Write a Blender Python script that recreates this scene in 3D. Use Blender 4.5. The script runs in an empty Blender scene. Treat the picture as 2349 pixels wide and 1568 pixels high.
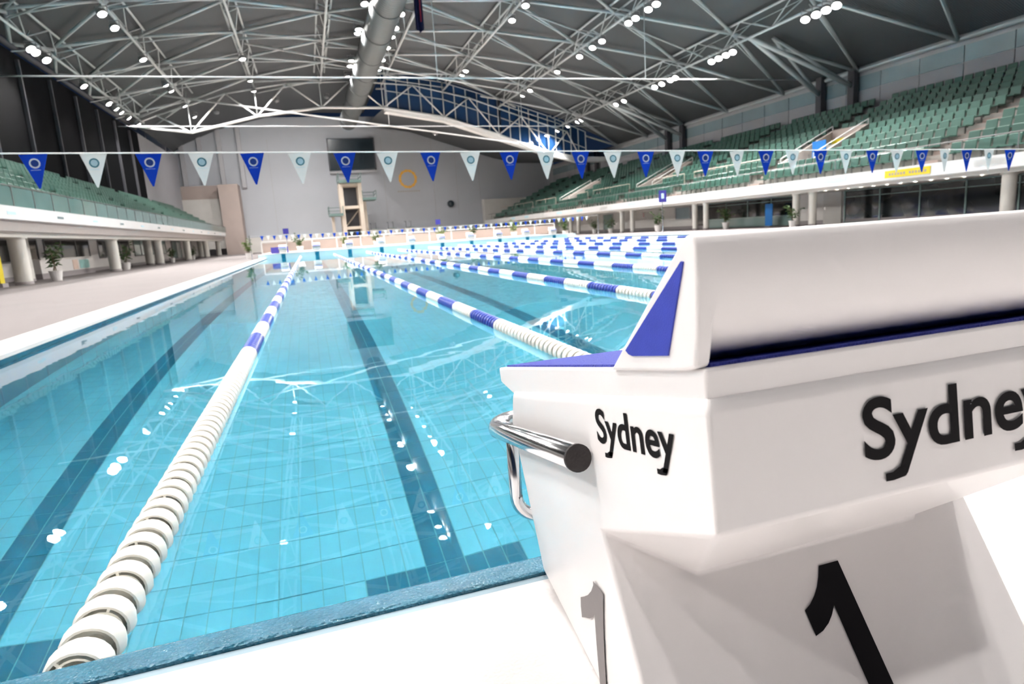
import bpy, bmesh, math, random
from mathutils import Vector, Matrix
random.seed(7)
S = bpy.context.scene
COL = S.collection

# ------------------------------------------------------------------ camera
cam_d = bpy.data.cameras.new('camera')
cam = bpy.data.objects.new('camera', cam_d); COL.objects.link(cam); S.camera = cam
CAM = Vector((0.656484, -1.104955, 1.025924))
yaw, pitch, roll, FPX = 0.304756, -0.179866, -0.065397, 1414.389
fw = Vector((math.sin(yaw)*math.cos(pitch), math.cos(yaw)*math.cos(pitch), math.sin(pitch)))
rt0 = Vector((math.cos(yaw), -math.sin(yaw), 0)); up0 = rt0.cross(fw)
rt = math.cos(roll)*rt0 + math.sin(roll)*up0
up = -math.sin(roll)*rt0 + math.cos(roll)*up0
cam.matrix_world = Matrix(((rt.x, up.x, -fw.x, CAM.x), (rt.y, up.y, -fw.y, CAM.y), (rt.z, up.z, -fw.z, CAM.z), (0, 0, 0, 1)))
cam_d.sensor_fit = 'HORIZONTAL'; cam_d.sensor_width = 36
cam_d.lens = FPX*36/2349
cam_d.clip_start = 0.02; cam_d.clip_end = 400
cam_d.dof.use_dof = True; cam_d.dof.focus_distance = 1.0; cam_d.dof.aperture_fstop = 8.0

def in_frame(p):
    d = Vector(p) - CAM; z = d.dot(fw)
    if z < .05: return False
    x = 1174.5 + FPX*d.dot(rt)/z; y = 784 - FPX*d.dot(up)/z
    return -10 < x < 2360 and -10 < y < 1578

# ------------------------------------------------------------------ world, exposure
w = bpy.data.worlds.new('night'); S.world = w; w.use_nodes = True
w.node_tree.nodes['Background'].inputs[0].default_value = (.03, .06, .14, 1)
w.node_tree.nodes['Background'].inputs[1].default_value = .25
vs = S.view_settings
vs.view_transform = 'Standard'; vs.look = 'None'; vs.gamma = 1; vs.use_curve_mapping = False
vs.exposure = -0.1
LAMP = 620.0          # watts of each floodlight
cy = S.cycles
cy.use_denoising = True
cy.max_bounces = 7; cy.diffuse_bounces = 3; cy.glossy_bounces = 3; cy.transmission_bounces = 6; cy.transparent_max_bounces = 8
cy.caustics_refractive = True; cy.caustics_reflective = False
cy.sample_clamp_indirect = 80.0
cy.use_adaptive_sampling = True; cy.adaptive_threshold = .4; cy.adaptive_min_samples = 14

# ------------------------------------------------------------------ materials
MATS = {}
def mat(name, col, rough=.6, metal=0., var=.06, scale=6., bump=0., bscale=40., spec=None, alpha=None, emit=None):
    if name in MATS: return MATS[name]
    m = bpy.data.materials.new(name); m.use_nodes = True
    nt = m.node_tree; b = nt.nodes['Principled BSDF']
    b.inputs['Roughness'].default_value = rough; b.inputs['Metallic'].default_value = metal
    if spec is not None: b.inputs['Specular IOR Level'].default_value = spec
    tc = nt.nodes.new('ShaderNodeTexCoord')
    n = nt.nodes.new('ShaderNodeTexNoise'); n.inputs['Scale'].default_value = scale; n.inputs['Detail'].default_value = 1
    nt.links.new(tc.outputs['Object'], n.inputs['Vector'])
    mx = nt.nodes.new('ShaderNodeMix'); mx.data_type = 'RGBA'
    mx.inputs['A'].default_value = tuple(min(1, c*(1-var)) for c in col) + (1,)
    mx.inputs['B'].default_value = tuple(min(1, c*(1+var)) for c in col) + (1,)
    nt.links.new(n.outputs['Fac'], mx.inputs['Factor']); nt.links.new(mx.outputs['Result'], b.inputs['Base Color'])
    if bump:
        n2 = nt.nodes.new('ShaderNodeTexNoise'); n2.inputs['Scale'].default_value = bscale; n2.inputs['Detail'].default_value = 0
        nt.links.new(tc.outputs['Object'], n2.inputs['Vector'])
        bp = nt.nodes.new('ShaderNodeBump'); bp.inputs['Strength'].default_value = bump; bp.inputs['Distance'].default_value = .01
        nt.links.new(n2.outputs['Fac'], bp.inputs['Height']); nt.links.new(bp.outputs['Normal'], b.inputs['Normal'])
    if emit:
        b.inputs['Emission Color'].default_value = tuple(emit[:3]) + (1,); b.inputs['Emission Strength'].default_value = emit[3]
    MATS[name] = m
    return m

def wave_bump(m, axis, scale, dist, strength=.6):
    nt = m.node_tree; b = nt.nodes['Principled BSDF']
    tc = nt.nodes.new('ShaderNodeTexCoord'); wv = nt.nodes.new('ShaderNodeTexWave')
    wv.wave_type = 'BANDS'; wv.bands_direction = axis; wv.inputs['Scale'].default_value = scale
    nt.links.new(tc.outputs['Object'], wv.inputs['Vector'])
    bp = nt.nodes.new('ShaderNodeBump'); bp.inputs['Strength'].default_value = strength; bp.inputs['Distance'].default_value = dist
    nt.links.new(wv.outputs['Fac'], bp.inputs['Height']); nt.links.new(bp.outputs['Normal'], b.inputs['Normal'])
    return m

def grid_mat(name, ca, cb, cm, bw, bh, mortar, rough=.3):
    """tiles that lie too far away to be told apart: a running grid with joints"""
    m = bpy.data.materials.new(name); m.use_nodes = True; nt = m.node_tree; b = nt.nodes['Principled BSDF']
    b.inputs['Roughness'].default_value = rough
    tc = nt.nodes.new('ShaderNodeTexCoord'); br = nt.nodes.new('ShaderNodeTexBrick')
    br.offset = 0; br.inputs['Scale'].default_value = 1; br.inputs['Brick Width'].default_value = bw; br.inputs['Row Height'].default_value = bh
    br.inputs['Mortar Size'].default_value = mortar
    br.inputs['Color1'].default_value = ca + (1,); br.inputs['Color2'].default_value = cb + (1,); br.inputs['Mortar'].default_value = cm + (1,)
    nt.links.new(tc.outputs['Object'], br.inputs['Vector']); nt.links.new(br.outputs['Color'], b.inputs['Base Color'])
    MATS[name] = m
    return m

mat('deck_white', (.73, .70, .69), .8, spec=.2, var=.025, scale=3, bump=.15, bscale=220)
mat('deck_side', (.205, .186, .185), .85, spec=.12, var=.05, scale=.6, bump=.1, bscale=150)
mat('coping', (.70, .68, .66), .7, spec=.2, var=.03, scale=2)
mat('deck_far', (.74, .66, .6), .5, var=.06, scale=.5)
mat('block_white', (.88, .845, .835), .34, var=.012, scale=3)
mat('mat_blue', (.035, .05, .36), .75, var=.2, scale=90, bump=.5, bscale=420)
mat('inset_blue', (.035, .055, .42), .6, var=.12, scale=60, bump=.1, bscale=700)
mat('print_black', (.006, .005, .006), .7, var=.1, spec=.15)
mat('print_grey', (.20, .175, .175), .5, var=.06, scale=60)
mat('steel', (.72, .72, .73), .16, 1., var=.05, scale=20)
mat('rubber', (.025, .02, .02), .6, var=.2, scale=80, bump=.2, bscale=300)
mat('disc_white', (.84, .81, .74), .35, var=.05, scale=30)
mat('disc_blue', (.03, .06, .36), .35, var=.1, scale=30)
mat('cable', (.5, .5, .5), .4, .6)
mat('tile_light', (.09, .475, .655), .3, var=.05, scale=1.2)
mat('tile_light_b', (.1, .495, .675), .3, var=.05, scale=1.2)
mat('tile_dark', (.001, .155, .27), .3, var=.06, scale=3)
mat('grout', (.095, .385, .49), .7, var=.06, scale=2)
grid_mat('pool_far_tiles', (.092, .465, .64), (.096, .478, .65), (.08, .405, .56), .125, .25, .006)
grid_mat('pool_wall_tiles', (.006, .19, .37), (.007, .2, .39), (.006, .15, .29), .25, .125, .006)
mat('joint_grey', (.30, .40, .46), .6, var=.06)
mat('pale_tile', (.50, .72, .78), .3, var=.04, scale=2)
mat('band_tile', (.012, .10, .155), .25, var=.12, scale=8)
mat('roof_sheet', (.078, .085, .092), .7, var=.06, scale=.3); wave_bump(MATS['roof_sheet'], 'Y', 2.2, .04)
mat('truss_paint', (.56, .59, .60), .45, var=.05, scale=1)
mat('duct_metal', (.12, .13, .135), .45, .3, var=.08, scale=1.5); wave_bump(MATS['duct_metal'], 'Y', .9, .03)
mat('wire', (.78, .8, .82), .4, .2)
mat('wall_far', (.45, .47, .51), .6, var=.03, scale=.4); wave_bump(MATS['wall_far'], 'Z', 1.6, .05)
mat('wall_panel', (.36, .36, .39), .6, var=.04, scale=.7)
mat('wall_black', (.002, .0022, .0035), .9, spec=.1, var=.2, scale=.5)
mat('post_dark', (.07, .07, .082), .6)
mat('post_grey', (.42, .42, .44), .5)
mat('concrete', (.42, .38, .35), .75, var=.1, scale=1.5, bump=.2, bscale=12)
mat('concrete_light', (.62, .6, .57), .7, var=.06, scale=1)
mat('stand_concrete', (.34, .33, .31), .75, var=.1, scale=.8)
mat('brown_wall', (.40, .33, .30), .75, var=.1, scale=.7, bump=.2, bscale=8)
mat('column_white', (.70, .68, .63), .5, var=.04, scale=2)
mat('fascia_white', (.80, .80, .80), .45, var=.04, scale=1)
mat('soffit', (.42, .38, .36), .7, var=.05)
mat('room_white', (.74, .71, .68), .6, var=.04, scale=1)
mat('skirting_grey', (.32, .29, .29), .6)
mat('dark_glass', (.012, .016, .018), .06, var=.4, scale=.7)
mat('green_glass', (.22, .32, .30), .08, var=.1, scale=1)
mat('balustrade_glass', (.13, .24, .23), .08, var=.2, scale=.8)
mat('night_glass', (.012, .045, .13), .05, var=.4, scale=.4)
mat('panel_glass', (.25, .33, .36), .15, var=.1, scale=.6)
mat('seat_green', (.05, .135, .105), .4, var=.12, scale=3)
mat('seat_metal', (.2, .2, .2), .5, .5)
mat('flag_blue', (.01, .11, .62), .7, var=.08, scale=20)
mat('flag_white', (.88, .89, .88), .7, var=.03, scale=20)
for fn_ in ('flag_blue', 'flag_white'):
    nt = MATS[fn_].node_tree; b = nt.nodes['Principled BSDF']; o_ = nt.nodes['Material Output']
    tl = nt.nodes.new('ShaderNodeBsdfTranslucent'); ms = nt.nodes.new('ShaderNodeMixShader'); ms.inputs[0].default_value = .5
    nt.links.new(b.inputs['Base Color'].links[0].from_socket, tl.inputs[0]); nt.links.new(b.outputs[0], ms.inputs[1]); nt.links.new(tl.outputs[0], ms.inputs[2]); nt.links.new(ms.outputs[0], o_.inputs[0])
mat('emblem_white', (.85, .88, .9), .7)
mat('emblem_teal', (.06, .27, .36), .7)
mat('emblem_sky', (.60, .84, .92), .7)
mat('emblem_navy', (.01, .05, .28), .7)
mat('lamp_body', (.35, .35, .36), .4, .4)
mat('lamp_glow', (1, 1, 1), .5, emit=(1, .97, .93, 30))
MATS['lamp_glow'].cycles.emission_sampling = 'NONE'
mat('downlight_glow', (1, 1, 1), .5, emit=(1, .97, .9, 40))
mat('screen_black', (.018, .03, .04), .25, var=.2, scale=.5)
mat('orange', (.80, .42, .05), .5, var=.1, scale=2)
mat('text_grey', (.40, .36, .33), .6)
mat('sign_blue', (.045, .04, .30), .5, var=.1)
mat('blue_panel', (.01, .20, .62), .5, var=.1)
mat('yellow', (.75, .60, .02), .5, var=.06)
mat('leaf', (.06, .13, .035), .5, var=.3, scale=3)
mat('leaf_light', (.15, .24, .06), .5, var=.3, scale=3)
mat('stem', (.14, .11, .06), .8)
mat('soil', (.05, .035, .02), .9)
mat('pot_white', (.78, .76, .74), .5, var=.04)
mat('tower_cream', (.62, .54, .46), .6, var=.08, scale=1)
mat('tower_green', (.12, .19, .18), .5, var=.1)
mat('navy_cloth', (.012, .014, .08), .8, var=.3, scale=6)
mat('red_cloth', (.45, .03, .05), .8)
mat('poster_green', (.35, .62, .58), .6, var=.25, scale=4)
mat('poster_peach', (.75, .58, .48), .6, var=.1, scale=4)
mat('red_print', (.5, .05, .05), .6)

# lip tiles: dimpled blue, wet
m = mat('lip_tile', (.036, .17, .255), .18, var=.25, scale=14)
nt = m.node_tree; b = nt.nodes['Principled BSDF']; tc = nt.nodes.new('ShaderNodeTexCoord'); vo = nt.nodes.new('ShaderNodeTexVoronoi')
vo.inputs['Scale'].default_value = 150; nt.links.new(tc.outputs['Object'], vo.inputs['Vector'])
bp = nt.nodes.new('ShaderNodeBump'); bp.inputs['Strength'].default_value = .9; bp.inputs['Distance'].default_value = .004
nt.links.new(vo.outputs['Distance'], bp.inputs['Height']); nt.links.new(bp.outputs['Normal'], b.inputs['Normal'])

# water
m = bpy.data.materials.new('water'); m.use_nodes = True; nt = m.node_tree; nt.nodes.clear()
out = nt.nodes.new('ShaderNodeOutputMaterial'); gl = nt.nodes.new('ShaderNodeBsdfGlass')
gl.inputs['IOR'].default_value = 1.333; gl.inputs['Roughness'].default_value = 0; gl.inputs['Color'].default_value = (.97, 1, 1, 1)
tc = nt.nodes.new('ShaderNodeTexCoord'); nz = nt.nodes.new('ShaderNodeTexNoise'); nz.inputs['Scale'].default_value = 1.6; nz.inputs['Detail'].default_value = 2
bp = nt.nodes.new('ShaderNodeBump'); bp.inputs['Strength'].default_value = .3; bp.inputs['Distance'].default_value = .003
nt.links.new(tc.outputs['Object'], nz.inputs['Vector']); nt.links.new(nz.outputs['Fac'], bp.inputs['Height'])
nt.links.new(bp.outputs['Normal'], gl.inputs['Normal']); nt.links.new(gl.outputs[0], out.inputs[0])
MATS['water'] = m

# ------------------------------------------------------------------ helpers
class MB:
    def __init__(s): s.v = []; s.f = []
    def quad(s, *p):
        i = len(s.v); s.v += [tuple(q) for q in p]; s.f.append(tuple(range(i, i+len(p)))); return s
    def box(s, x0, x1, y0, y1, z0, z1):
        i = len(s.v)
        s.v += [(x, y, z) for z in (z0, z1) for y in (y0, y1) for x in (x0, x1)]
        for f in ((0, 2, 3, 1), (4, 5, 7, 6), (0, 1, 5, 4), (2, 6, 7, 3), (0, 4, 6, 2), (1, 3, 7, 5)): s.f.append(tuple(i+k for k in f))
        return s
    def tube(s, p, q, r, n=8, r2=None):
        p = Vector(p); q = Vector(q); d = (q-p).normalized(); r2 = r if r2 is None else r2
        a = d.cross(Vector((0, 0, 1)) if abs(d.z) < .9 else Vector((1, 0, 0))).normalized(); c = d.cross(a)
        i = len(s.v)
        for k in range(n):
            t = 2*math.pi*k/n; o = a*math.cos(t)+c*math.sin(t)
            s.v.append(tuple(p+o*r)); s.v.append(tuple(q+o*r2))
        for k in range(n):
            l = (k+1) % n; s.f.append((i+2*k, i+2*l, i+2*l+1, i+2*k+1))
        s.f.append(tuple(i+2*k for k in range(n))[::-1]); s.f.append(tuple(i+2*k+1 for k in range(n)))
        return s
    def path(s, pts, r, n=10):
        pts = [Vector(p) for p in pts]; i = len(s.v); a = None
        for k, p in enumerate(pts):
            d = ((pts[k+1] if k+1 < len(pts) else p) - (pts[k-1] if k else p)).normalized()
            if a is None: a = d.cross(Vector((0, 0, 1)) if abs(d.z) < .9 else Vector((1, 0, 0))).normalized()
            a = (a - d*a.dot(d)).normalized(); c = d.cross(a)
            for j in range(n):
                t = 2*math.pi*j/n; s.v.append(tuple(p+(a*math.cos(t)+c*math.sin(t))*r))
        for k in range(len(pts)-1):
            for j in range(n):
                l = (j+1) % n; s.f.append((i+k*n+j, i+k*n+l, i+(k+1)*n+l, i+(k+1)*n+j))
        s.f.append(tuple(i+j for j in range(n))[::-1]); e = i+(len(pts)-1)*n; s.f.append(tuple(e+j for j in range(n)))
        return s
    def lathe(s, prof, n=16, origin=(0, 0, 0), axis='Z'):
        i = len(s.v); ox, oy, oz = origin
        for (r, h) in prof:
            for k in range(n):
                t = 2*math.pi*k/n; a, b_ = r*math.cos(t), r*math.sin(t)
                s.v.append((ox+a, oy+b_, oz+h) if axis == 'Z' else (ox+a, oy+h, oz+b_))
        for j in range(len(prof)-1):
            for k in range(n):
                l = (k+1) % n; f = (i+j*n+k, i+j*n+l, i+(j+1)*n+l, i+(j+1)*n+k)
                s.f.append(f if axis == 'Z' else f[::-1])
        return s
    def prism(s, poly, x0, x1):
        """polygon in (y, z) extruded along x"""
        n = len(poly); i = len(s.v)
        s.v += [(x0, y, z) for y, z in poly] + [(x1, y, z) for y, z in poly]
        s.f.append(tuple(range(i, i+n))[::-1]); s.f.append(tuple(range(i+n, i+2*n)))
        for k in range(n):
            l = (k+1) % n; s.f.append((i+k, i+l, i+n+l, i+n+k))
        return s
    def prism_y(s, poly, y0, y1):
        """polygon in (x, z) extruded along y"""
        n = len(poly); i = len(s.v)
        s.v += [(x, y0, z) for x, z in poly] + [(x, y1, z) for x, z in poly]
        s.f.append(tuple(range(i, i+n))); s.f.append(tuple(range(i+n, i+2*n))[::-1])
        for k in range(n):
            l = (k+1) % n; s.f.append((i+k, i+n+k, i+n+l, i+l))
        return s
    def mesh(s, name, m, smooth=False):
        me = bpy.data.meshes.new(name); me.from_pydata(s.v, [], s.f); me.materials.append(MATS[m] if isinstance(m, str) else m)
        bm = bmesh.new(); bm.from_mesh(me); bmesh.ops.recalc_face_normals(bm, faces=bm.faces); bm.to_mesh(me); bm.free()
        if smooth: me.shade_smooth()
        return me
    def build(s, name, m, parent=None, smooth=False, recalc=True):
        return link(name, s.mesh(name, m, smooth), parent)

def link(name, me, parent=None, loc=None, rz=None):
    o = bpy.data.objects.new(name, me); COL.objects.link(o)
    if parent: o.parent = parent
    if loc is not None: o.location = loc
    if rz is not None: o.rotation_euler = (0, 0, rz)
    return o
def empty(name, loc=(0, 0, 0), rz=0):
    o = bpy.data.objects.new(name, None); COL.objects.link(o); o.location = loc; o.rotation_euler = (0, 0, rz); o.empty_display_size = .1
    return o
def tag(o, label=None, cat=None, group=None, kind=None):
    if label: o['label'] = label
    if cat: o['category'] = cat
    if group: o['group'] = group
    if kind: o['kind'] = kind
    return o
def struct(o, label=None): return tag(o, label, kind='structure')
def copy_tree(o, parent=None):
    c = o.copy(); COL.objects.link(c); c.parent = parent
    for ch in list(o.children): copy_tree(ch, c)
    return c
def smooth_by_angle(me, deg=35):
    me.shade_smooth()
    bm = bmesh.new(); bm.from_mesh(me)
    for e in bm.edges:
        if len(e.link_faces) == 2 and e.calc_face_angle(0) > math.radians(deg): e.smooth = False
    bm.to_mesh(me); bm.free()
def bevel(o, width, seg=3, angle=25):
    md = o.modifiers.new('bevel', 'BEVEL'); md.width = width; md.segments = seg; md.limit_method = 'ANGLE'; md.angle_limit = math.radians(angle)
    md.harden_normals = True; o.data.shade_smooth()
    return o
def ordinal(n):
    w_ = ['first', 'second', 'third', 'fourth', 'fifth', 'sixth', 'seventh', 'eighth', 'ninth', 'tenth', 'eleventh', 'twelfth']
    if n <= 12: return w_[n-1]
    return str(n) + ('th' if 10 <= n % 100 <= 20 else {1: 'st', 2: 'nd', 3: 'rd'}.get(n % 10, 'th'))
def text_mesh(body, m, o, u, v, n, wdt, hgt, bold=.0, thick=.0006):
    """flat lettering stretched to a width and height, lower left corner at o"""
    cu = bpy.data.curves.new('lettering', 'FONT'); cu.body = body; cu.offset = bold; cu.resolution_u = 6
    t = bpy.data.objects.new('lettering', cu); COL.objects.link(t)
    bpy.context.view_layer.update()
    me = bpy.data.meshes.new_from_object(t.evaluated_get(bpy.context.evaluated_depsgraph_get()))
    bpy.data.objects.remove(t); bpy.data.curves.remove(cu)
    if 'y' in body:
        bm = bmesh.new(); bm.from_mesh(me); yb = min(v_.co.y for v_ in bm.verts)
        lows = sorted(v_.co.x for v_ in bm.verts if v_.co.y < yb+.012); groups = [[lows[0]]]
        for q_ in lows[1:]:
            if q_-groups[-1][-1] > .3: groups.append([q_])
            else: groups[-1].append(q_)
        for gp in groups:
            xa_, xb_ = gp[0], gp[-1]; t_ = (xb_-xa_)*.92
            ring_ = [(xb_, yb), (xb_-.25*t_, yb-.035), (xa_-.45*t_, yb-.055), (xa_-1.25*t_, yb-.05), (xa_-1.25*t_, yb+.045), (xa_-.5*t_, yb+.045), (xa_+.15*t_, yb+.09), (xb_+.3*t_, yb+.09)]
            bm.faces.new([bm.verts.new((x_, y_, 0)) for x_, y_ in ring_])
        bm.to_mesh(me); bm.free()
    xs = [p.co.x for p in me.vertices]; ys = [p.co.y for p in me.vertices]
    x0, x1, y0, y1 = min(xs), max(xs), min(ys), max(ys)
    u, v, n, o = Vector(u), Vector(v), Vector(n), Vector(o)
    for p in me.vertices:
        p.co = o + u*((p.co.x-x0)/(x1-x0)*wdt) + v*((p.co.y-y0)/(y1-y0)*hgt) + n*thick
    me.materials.clear(); me.materials.append(MATS[m])
    return me

END = .368      # height of the raised pool ends above the water
SIDE = .09      # height of the side decks
LEN = 50.0
XL, XR = -2.5, 22.5
DEPTH = -2.1

# ================================================================== STRUCTURE: pool
o = MB().box(-12, 34, -9, -.086, -.6, END-.003).build('floor', 'deck_white'); struct(o, 'white speckled deck at the near end of the pool')
# lip: rounded nose of dimpled tile, small rebate towards the deck
lip = MB()
prof = [(-.062, END-.02), (-.062, END-.002), (-.056, END+.001), (-.012, END+.001), (-.004, END-.002), (0, END-.009), (0, END-.03)]
n = len(prof); lip.v = [(x, y, z) for x in (-12, 34) for y, z in prof]
lip.f = [(k, k+1, n+k+1, n+k) for k in range(n-1)]
o = lip.build('trim_1', 'lip_tile'); struct(o, 'dimpled blue tile lip along the near end of the pool')
o = MB().box(-12, 34, -.088, -.0625, .2, END-.008).build('trim_2', 'joint_grey'); struct(o, 'grey blue joint strip between tile lip and white deck')
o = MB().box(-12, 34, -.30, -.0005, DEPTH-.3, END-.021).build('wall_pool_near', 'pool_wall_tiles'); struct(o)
o = MB().box(-3.05, 23.3, LEN, LEN+.35, DEPTH-.3, END).build('wall_pool_far', 'pale_tile'); struct(o)
for L_ in [-1.25+2.5*k for k in range(10)]:
    MB().box(L_-.15, L_+.15, LEN-.012, LEN, -1.2, END-.05).build('end_target', 'tile_dark', o)
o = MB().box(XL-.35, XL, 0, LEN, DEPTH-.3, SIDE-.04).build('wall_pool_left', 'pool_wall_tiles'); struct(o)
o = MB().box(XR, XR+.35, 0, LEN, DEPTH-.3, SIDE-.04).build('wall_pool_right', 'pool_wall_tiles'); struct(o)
o = MB().box(XL, XL+.006, 0, LEN, -.16, .045).build('trim_3', 'band_tile'); struct(o, 'dark tile band at the water line of the left pool wall')
o = MB().box(XR-.006, XR, 0, LEN, -.16, .045).build('trim_4', 'band_tile'); struct(o, 'dark tile band at the water line of the right pool wall')
o = MB().box(-3.05, XL+.01, 0, LEN, SIDE-.045, SIDE).build('trim_5', 'coping'); struct(o, 'white coping along the left pool edge')
o = MB().box(XR-.01, 23.3, 0, LEN, SIDE-.045, SIDE).build('trim_6', 'coping'); struct(o, 'white coping along the right pool edge')
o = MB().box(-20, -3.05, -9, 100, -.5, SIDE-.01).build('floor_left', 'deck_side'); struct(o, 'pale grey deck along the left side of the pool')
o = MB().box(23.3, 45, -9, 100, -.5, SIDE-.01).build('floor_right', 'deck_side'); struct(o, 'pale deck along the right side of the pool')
o = MB().box(-3.05, 23.3, LEN+.35, 100, -.5, END-.02).build('floor_far', 'deck_far'); struct(o, 'beige deck beyond the far end of the pool')
o = MB().box(-3.05, 23.3, LEN-.02, LEN+1.2, END-.02, END+.004).build('trim_7', 'coping'); struct(o, 'white end deck behind the far starting blocks')

# pool floor: grout bed, tiles near by, tiled surface beyond
pf = MB().box(XL-.3, XR+.3, -.2, LEN+.2, DEPTH-.2, DEPTH-.006).build('floor_pool', 'pool_far_tiles'); struct(pf, 'pale blue tiled pool bottom with dark lane lines')
bed = MB().box(XL, 7.5, 0, 20, DEPTH-.006, DEPTH-.004).build('grout_bed', 'grout', pf)
TW, TL, G = .125, .25, .007
lanes = [-1.25+2.5*k for k in range(10)]
def is_dark(cx, cyy):
    for L in lanes:
        if abs(cx-L) < .125 and cyy > 2.25: return True
        if abs(cx-L) < .5 and 2.25 < cyy < 2.5: return True
    return False
tm = {}
for key in ('tile_light', 'tile_light_b', 'tile_dark'):
    mb = MB(); mb.box(-TW/2+G/2, TW/2-G/2, -TL/2+G/2, TL/2-G/2, -.004, 0)
    tm[key] = mb.mesh('tile', key)
cells = []
for i in range(80):
    for j in range(80):
        cx = XL+TW*(i+.5); cyy = TL*(j+.5)
        cells.append((cx, cyy))
def tile_rank(c):
    d = Vector((c[0], c[1], DEPTH*.6))-CAM
    vis = in_frame((c[0], c[1], DEPTH*.55)) and c[1] > 2.2
    return (0 if vis else 1, d.length)
cells.sort(key=tile_rank)
for cx, cyy in cells[:300]:
    key = 'tile_dark' if is_dark(cx, cyy) else random.choice(('tile_light', 'tile_light_b'))
    link('tile', tm[key], pf, (cx, cyy, DEPTH))
for key in ('tile_light', 'tile_light_b', 'tile_dark'):
    mb = MB(); rs = random.Random(3)
    for cx, cyy in cells[300:]:
        k2 = 'tile_dark' if is_dark(cx, cyy) else rs.choice(('tile_light', 'tile_light_b'))
        if k2 == key: mb.box(cx-TW/2+G/2, cx+TW/2-G/2, cyy-TL/2+G/2, cyy+TL/2-G/2, DEPTH-.004, DEPTH)
    tag(mb.build('more_tiles', key, pf), kind='stuff')
for k, L in enumerate(lanes):
    y0 = 20 if L < 7.5 else 2.25
    mb = MB().box(L-.125, L+.125, y0, LEN-2.25, DEPTH-.006, DEPTH-.001).box(L-.5, L+.5, LEN-2.5, LEN-2.25, DEPTH-.006, DEPTH-.0015)
    if L > 7.5: mb.box(L-.5, L+.5, 2.25, 2.5, DEPTH-.006, DEPTH-.0015)
    mb.build('lane_marking', 'tile_dark', pf)
wt = MB().quad((XL, 0, 0), (XR, 0, 0), (XR, LEN, 0), (XL, LEN, 0)).build('pool_water', 'water')
tag(wt, 'calm clear blue water filling the lap pool', 'water', kind='stuff')

# ================================================================== STRUCTURE: hall
ROOF = [(-15.9, 14.9), (-14.4, 15.95), (-9.85, 17.85), (-3, 19.5), (4.1, 20.1), (11, 20.0), (18, 19.1), (24.8, 17.2), (32.6, 14.8), (41.3, 11.1)]
def zroof(x):
    for (a, za), (b_, zb) in zip(ROOF, ROOF[1:]):
        if x <= b_: return za+(zb-za)*(x-a)/(b_-a)
    return ROOF[-1][1]
YT = 75.0
mb = MB()
for (a, za), (b_, zb) in zip(ROOF, ROOF[1:]):
    ye = YT+.4 if a >= 11 else 100
    mb.quad((a, -10, za), (b_, -10, zb), (b_, ye, zb), (a, ye, za))
    mb.quad((a, -10, za+.3), (b_, -10, zb+.3), (b_, ye, zb+.3), (a, ye, za+.3))
ceiling = mb.build('ceiling', 'roof_sheet'); struct(ceiling, 'arched grey metal roof on white tube trusses')
# lower roof over the diving end, right of the duct
LOWC = [(11, 16.0), (18, 14.9), (25, 12.6), (31.3, 10.6), (35.5, 9.7), (41.3, 9.6)]
mb = MB()
for (a, za), (b_, zb) in zip(LOWC, LOWC[1:]):
    mb.quad((a, YT+.4, za), (b_, YT+.4, zb), (b_, 100, zb+2.2), (a, 100, za+2.2))
o = mb.build('ceiling_diving', 'roof_sheet'); struct(o, 'lower grey roof over the diving pool')
mb = MB()
for (a, za), (b_, zb) in zip(LOWC, LOWC[1:]):
    i = len(mb.v)
    for x, z in ((a, za), (b_, zb)):
        mb.v += [(x, YT+.1, z-.55), (x, YT+1.3, z-.55), (x, YT+1.3, z+.05), (x, YT+.1, z+.05)]
    for k in range(4):
        l = (k+1) % 4; mb.f.append((i+k, i+l, i+4+l, i+4+k))
o = mb.build('trim_8', 'fascia_white'); struct(o, 'curved white edge beam below the clerestory windows')

def window(idx, xa, xb, zt, zb_, label):
    """clerestory bay: frame and panes under a sloping head"""
    w_ = empty('window_%d' % idx, (xa, YT+.3, zb_[0])); struct(w_, label)
    ox, oy, oz = xa, YT+.3, zb_[0]
    N = 5
    def top(t): return zt[0]+(zt[1]-zt[0])*t-.25-oz
    def bot(t): return zb_[0]+(zb_[1]-zb_[0])*t-oz
    W = xb-xa
    fr = MB()
    for k in range(N+1):
        t = k/N; fr.box(t*W-.06, t*W+.06, -.08, .08, bot(t), top(t))
    for tt in (0, .5, 1):
        for k in range(N):
            t0, t1 = k/N, (k+1)/N
            fr.tube((t0*W, 0, bot(t0)+(top(t0)-bot(t0))*tt), (t1*W, 0, bot(t1)+(top(t1)-bot(t1))*tt), .06, 4)
    fr.build('frame', 'truss_paint', w_)
    for k in range(N):
        for r in range(2):
            t0, t1 = k/N, (k+1)/N; a0, a1 = r*.5, r*.5+.5
            p = [(t0*W+.06, 0, bot(t0)+(top(t0)-bot(t0))*a0), (t1*W-.06, 0, bot(t1)+(top(t1)-bot(t1))*a0), (t1*W-.06, 0, bot(t1)+(top(t1)-bot(t1))*a1), (t0*W+.06, 0, bot(t0)+(top(t0)-bot(t0))*a1)]
            q = [(x, .03, z) for x, y, z in p]
            m_ = MB(); m_.quad(*p); m_.quad(*q[::-1])
            m_.build('pane', 'night_glass', w_)
window(1, 11.2, 18, (zroof(11.2), zroof(18)), (16, 14.9), 'dark blue clerestory window bay nearest the duct')
window(2, 18, 25, (zroof(18), zroof(25)), (14.9, 12.6), 'middle dark blue clerestory window bay')
window(3, 25, 31.3, (zroof(25), zroof(31.3)), (12.6, 10.4), 'third dark blue clerestory window bay from the duct')
window(4, 31.3, 36.5, (zroof(31.3), zroof(36.5)), (10.4, 8.8), 'rightmost dark blue clerestory window bay')

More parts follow.
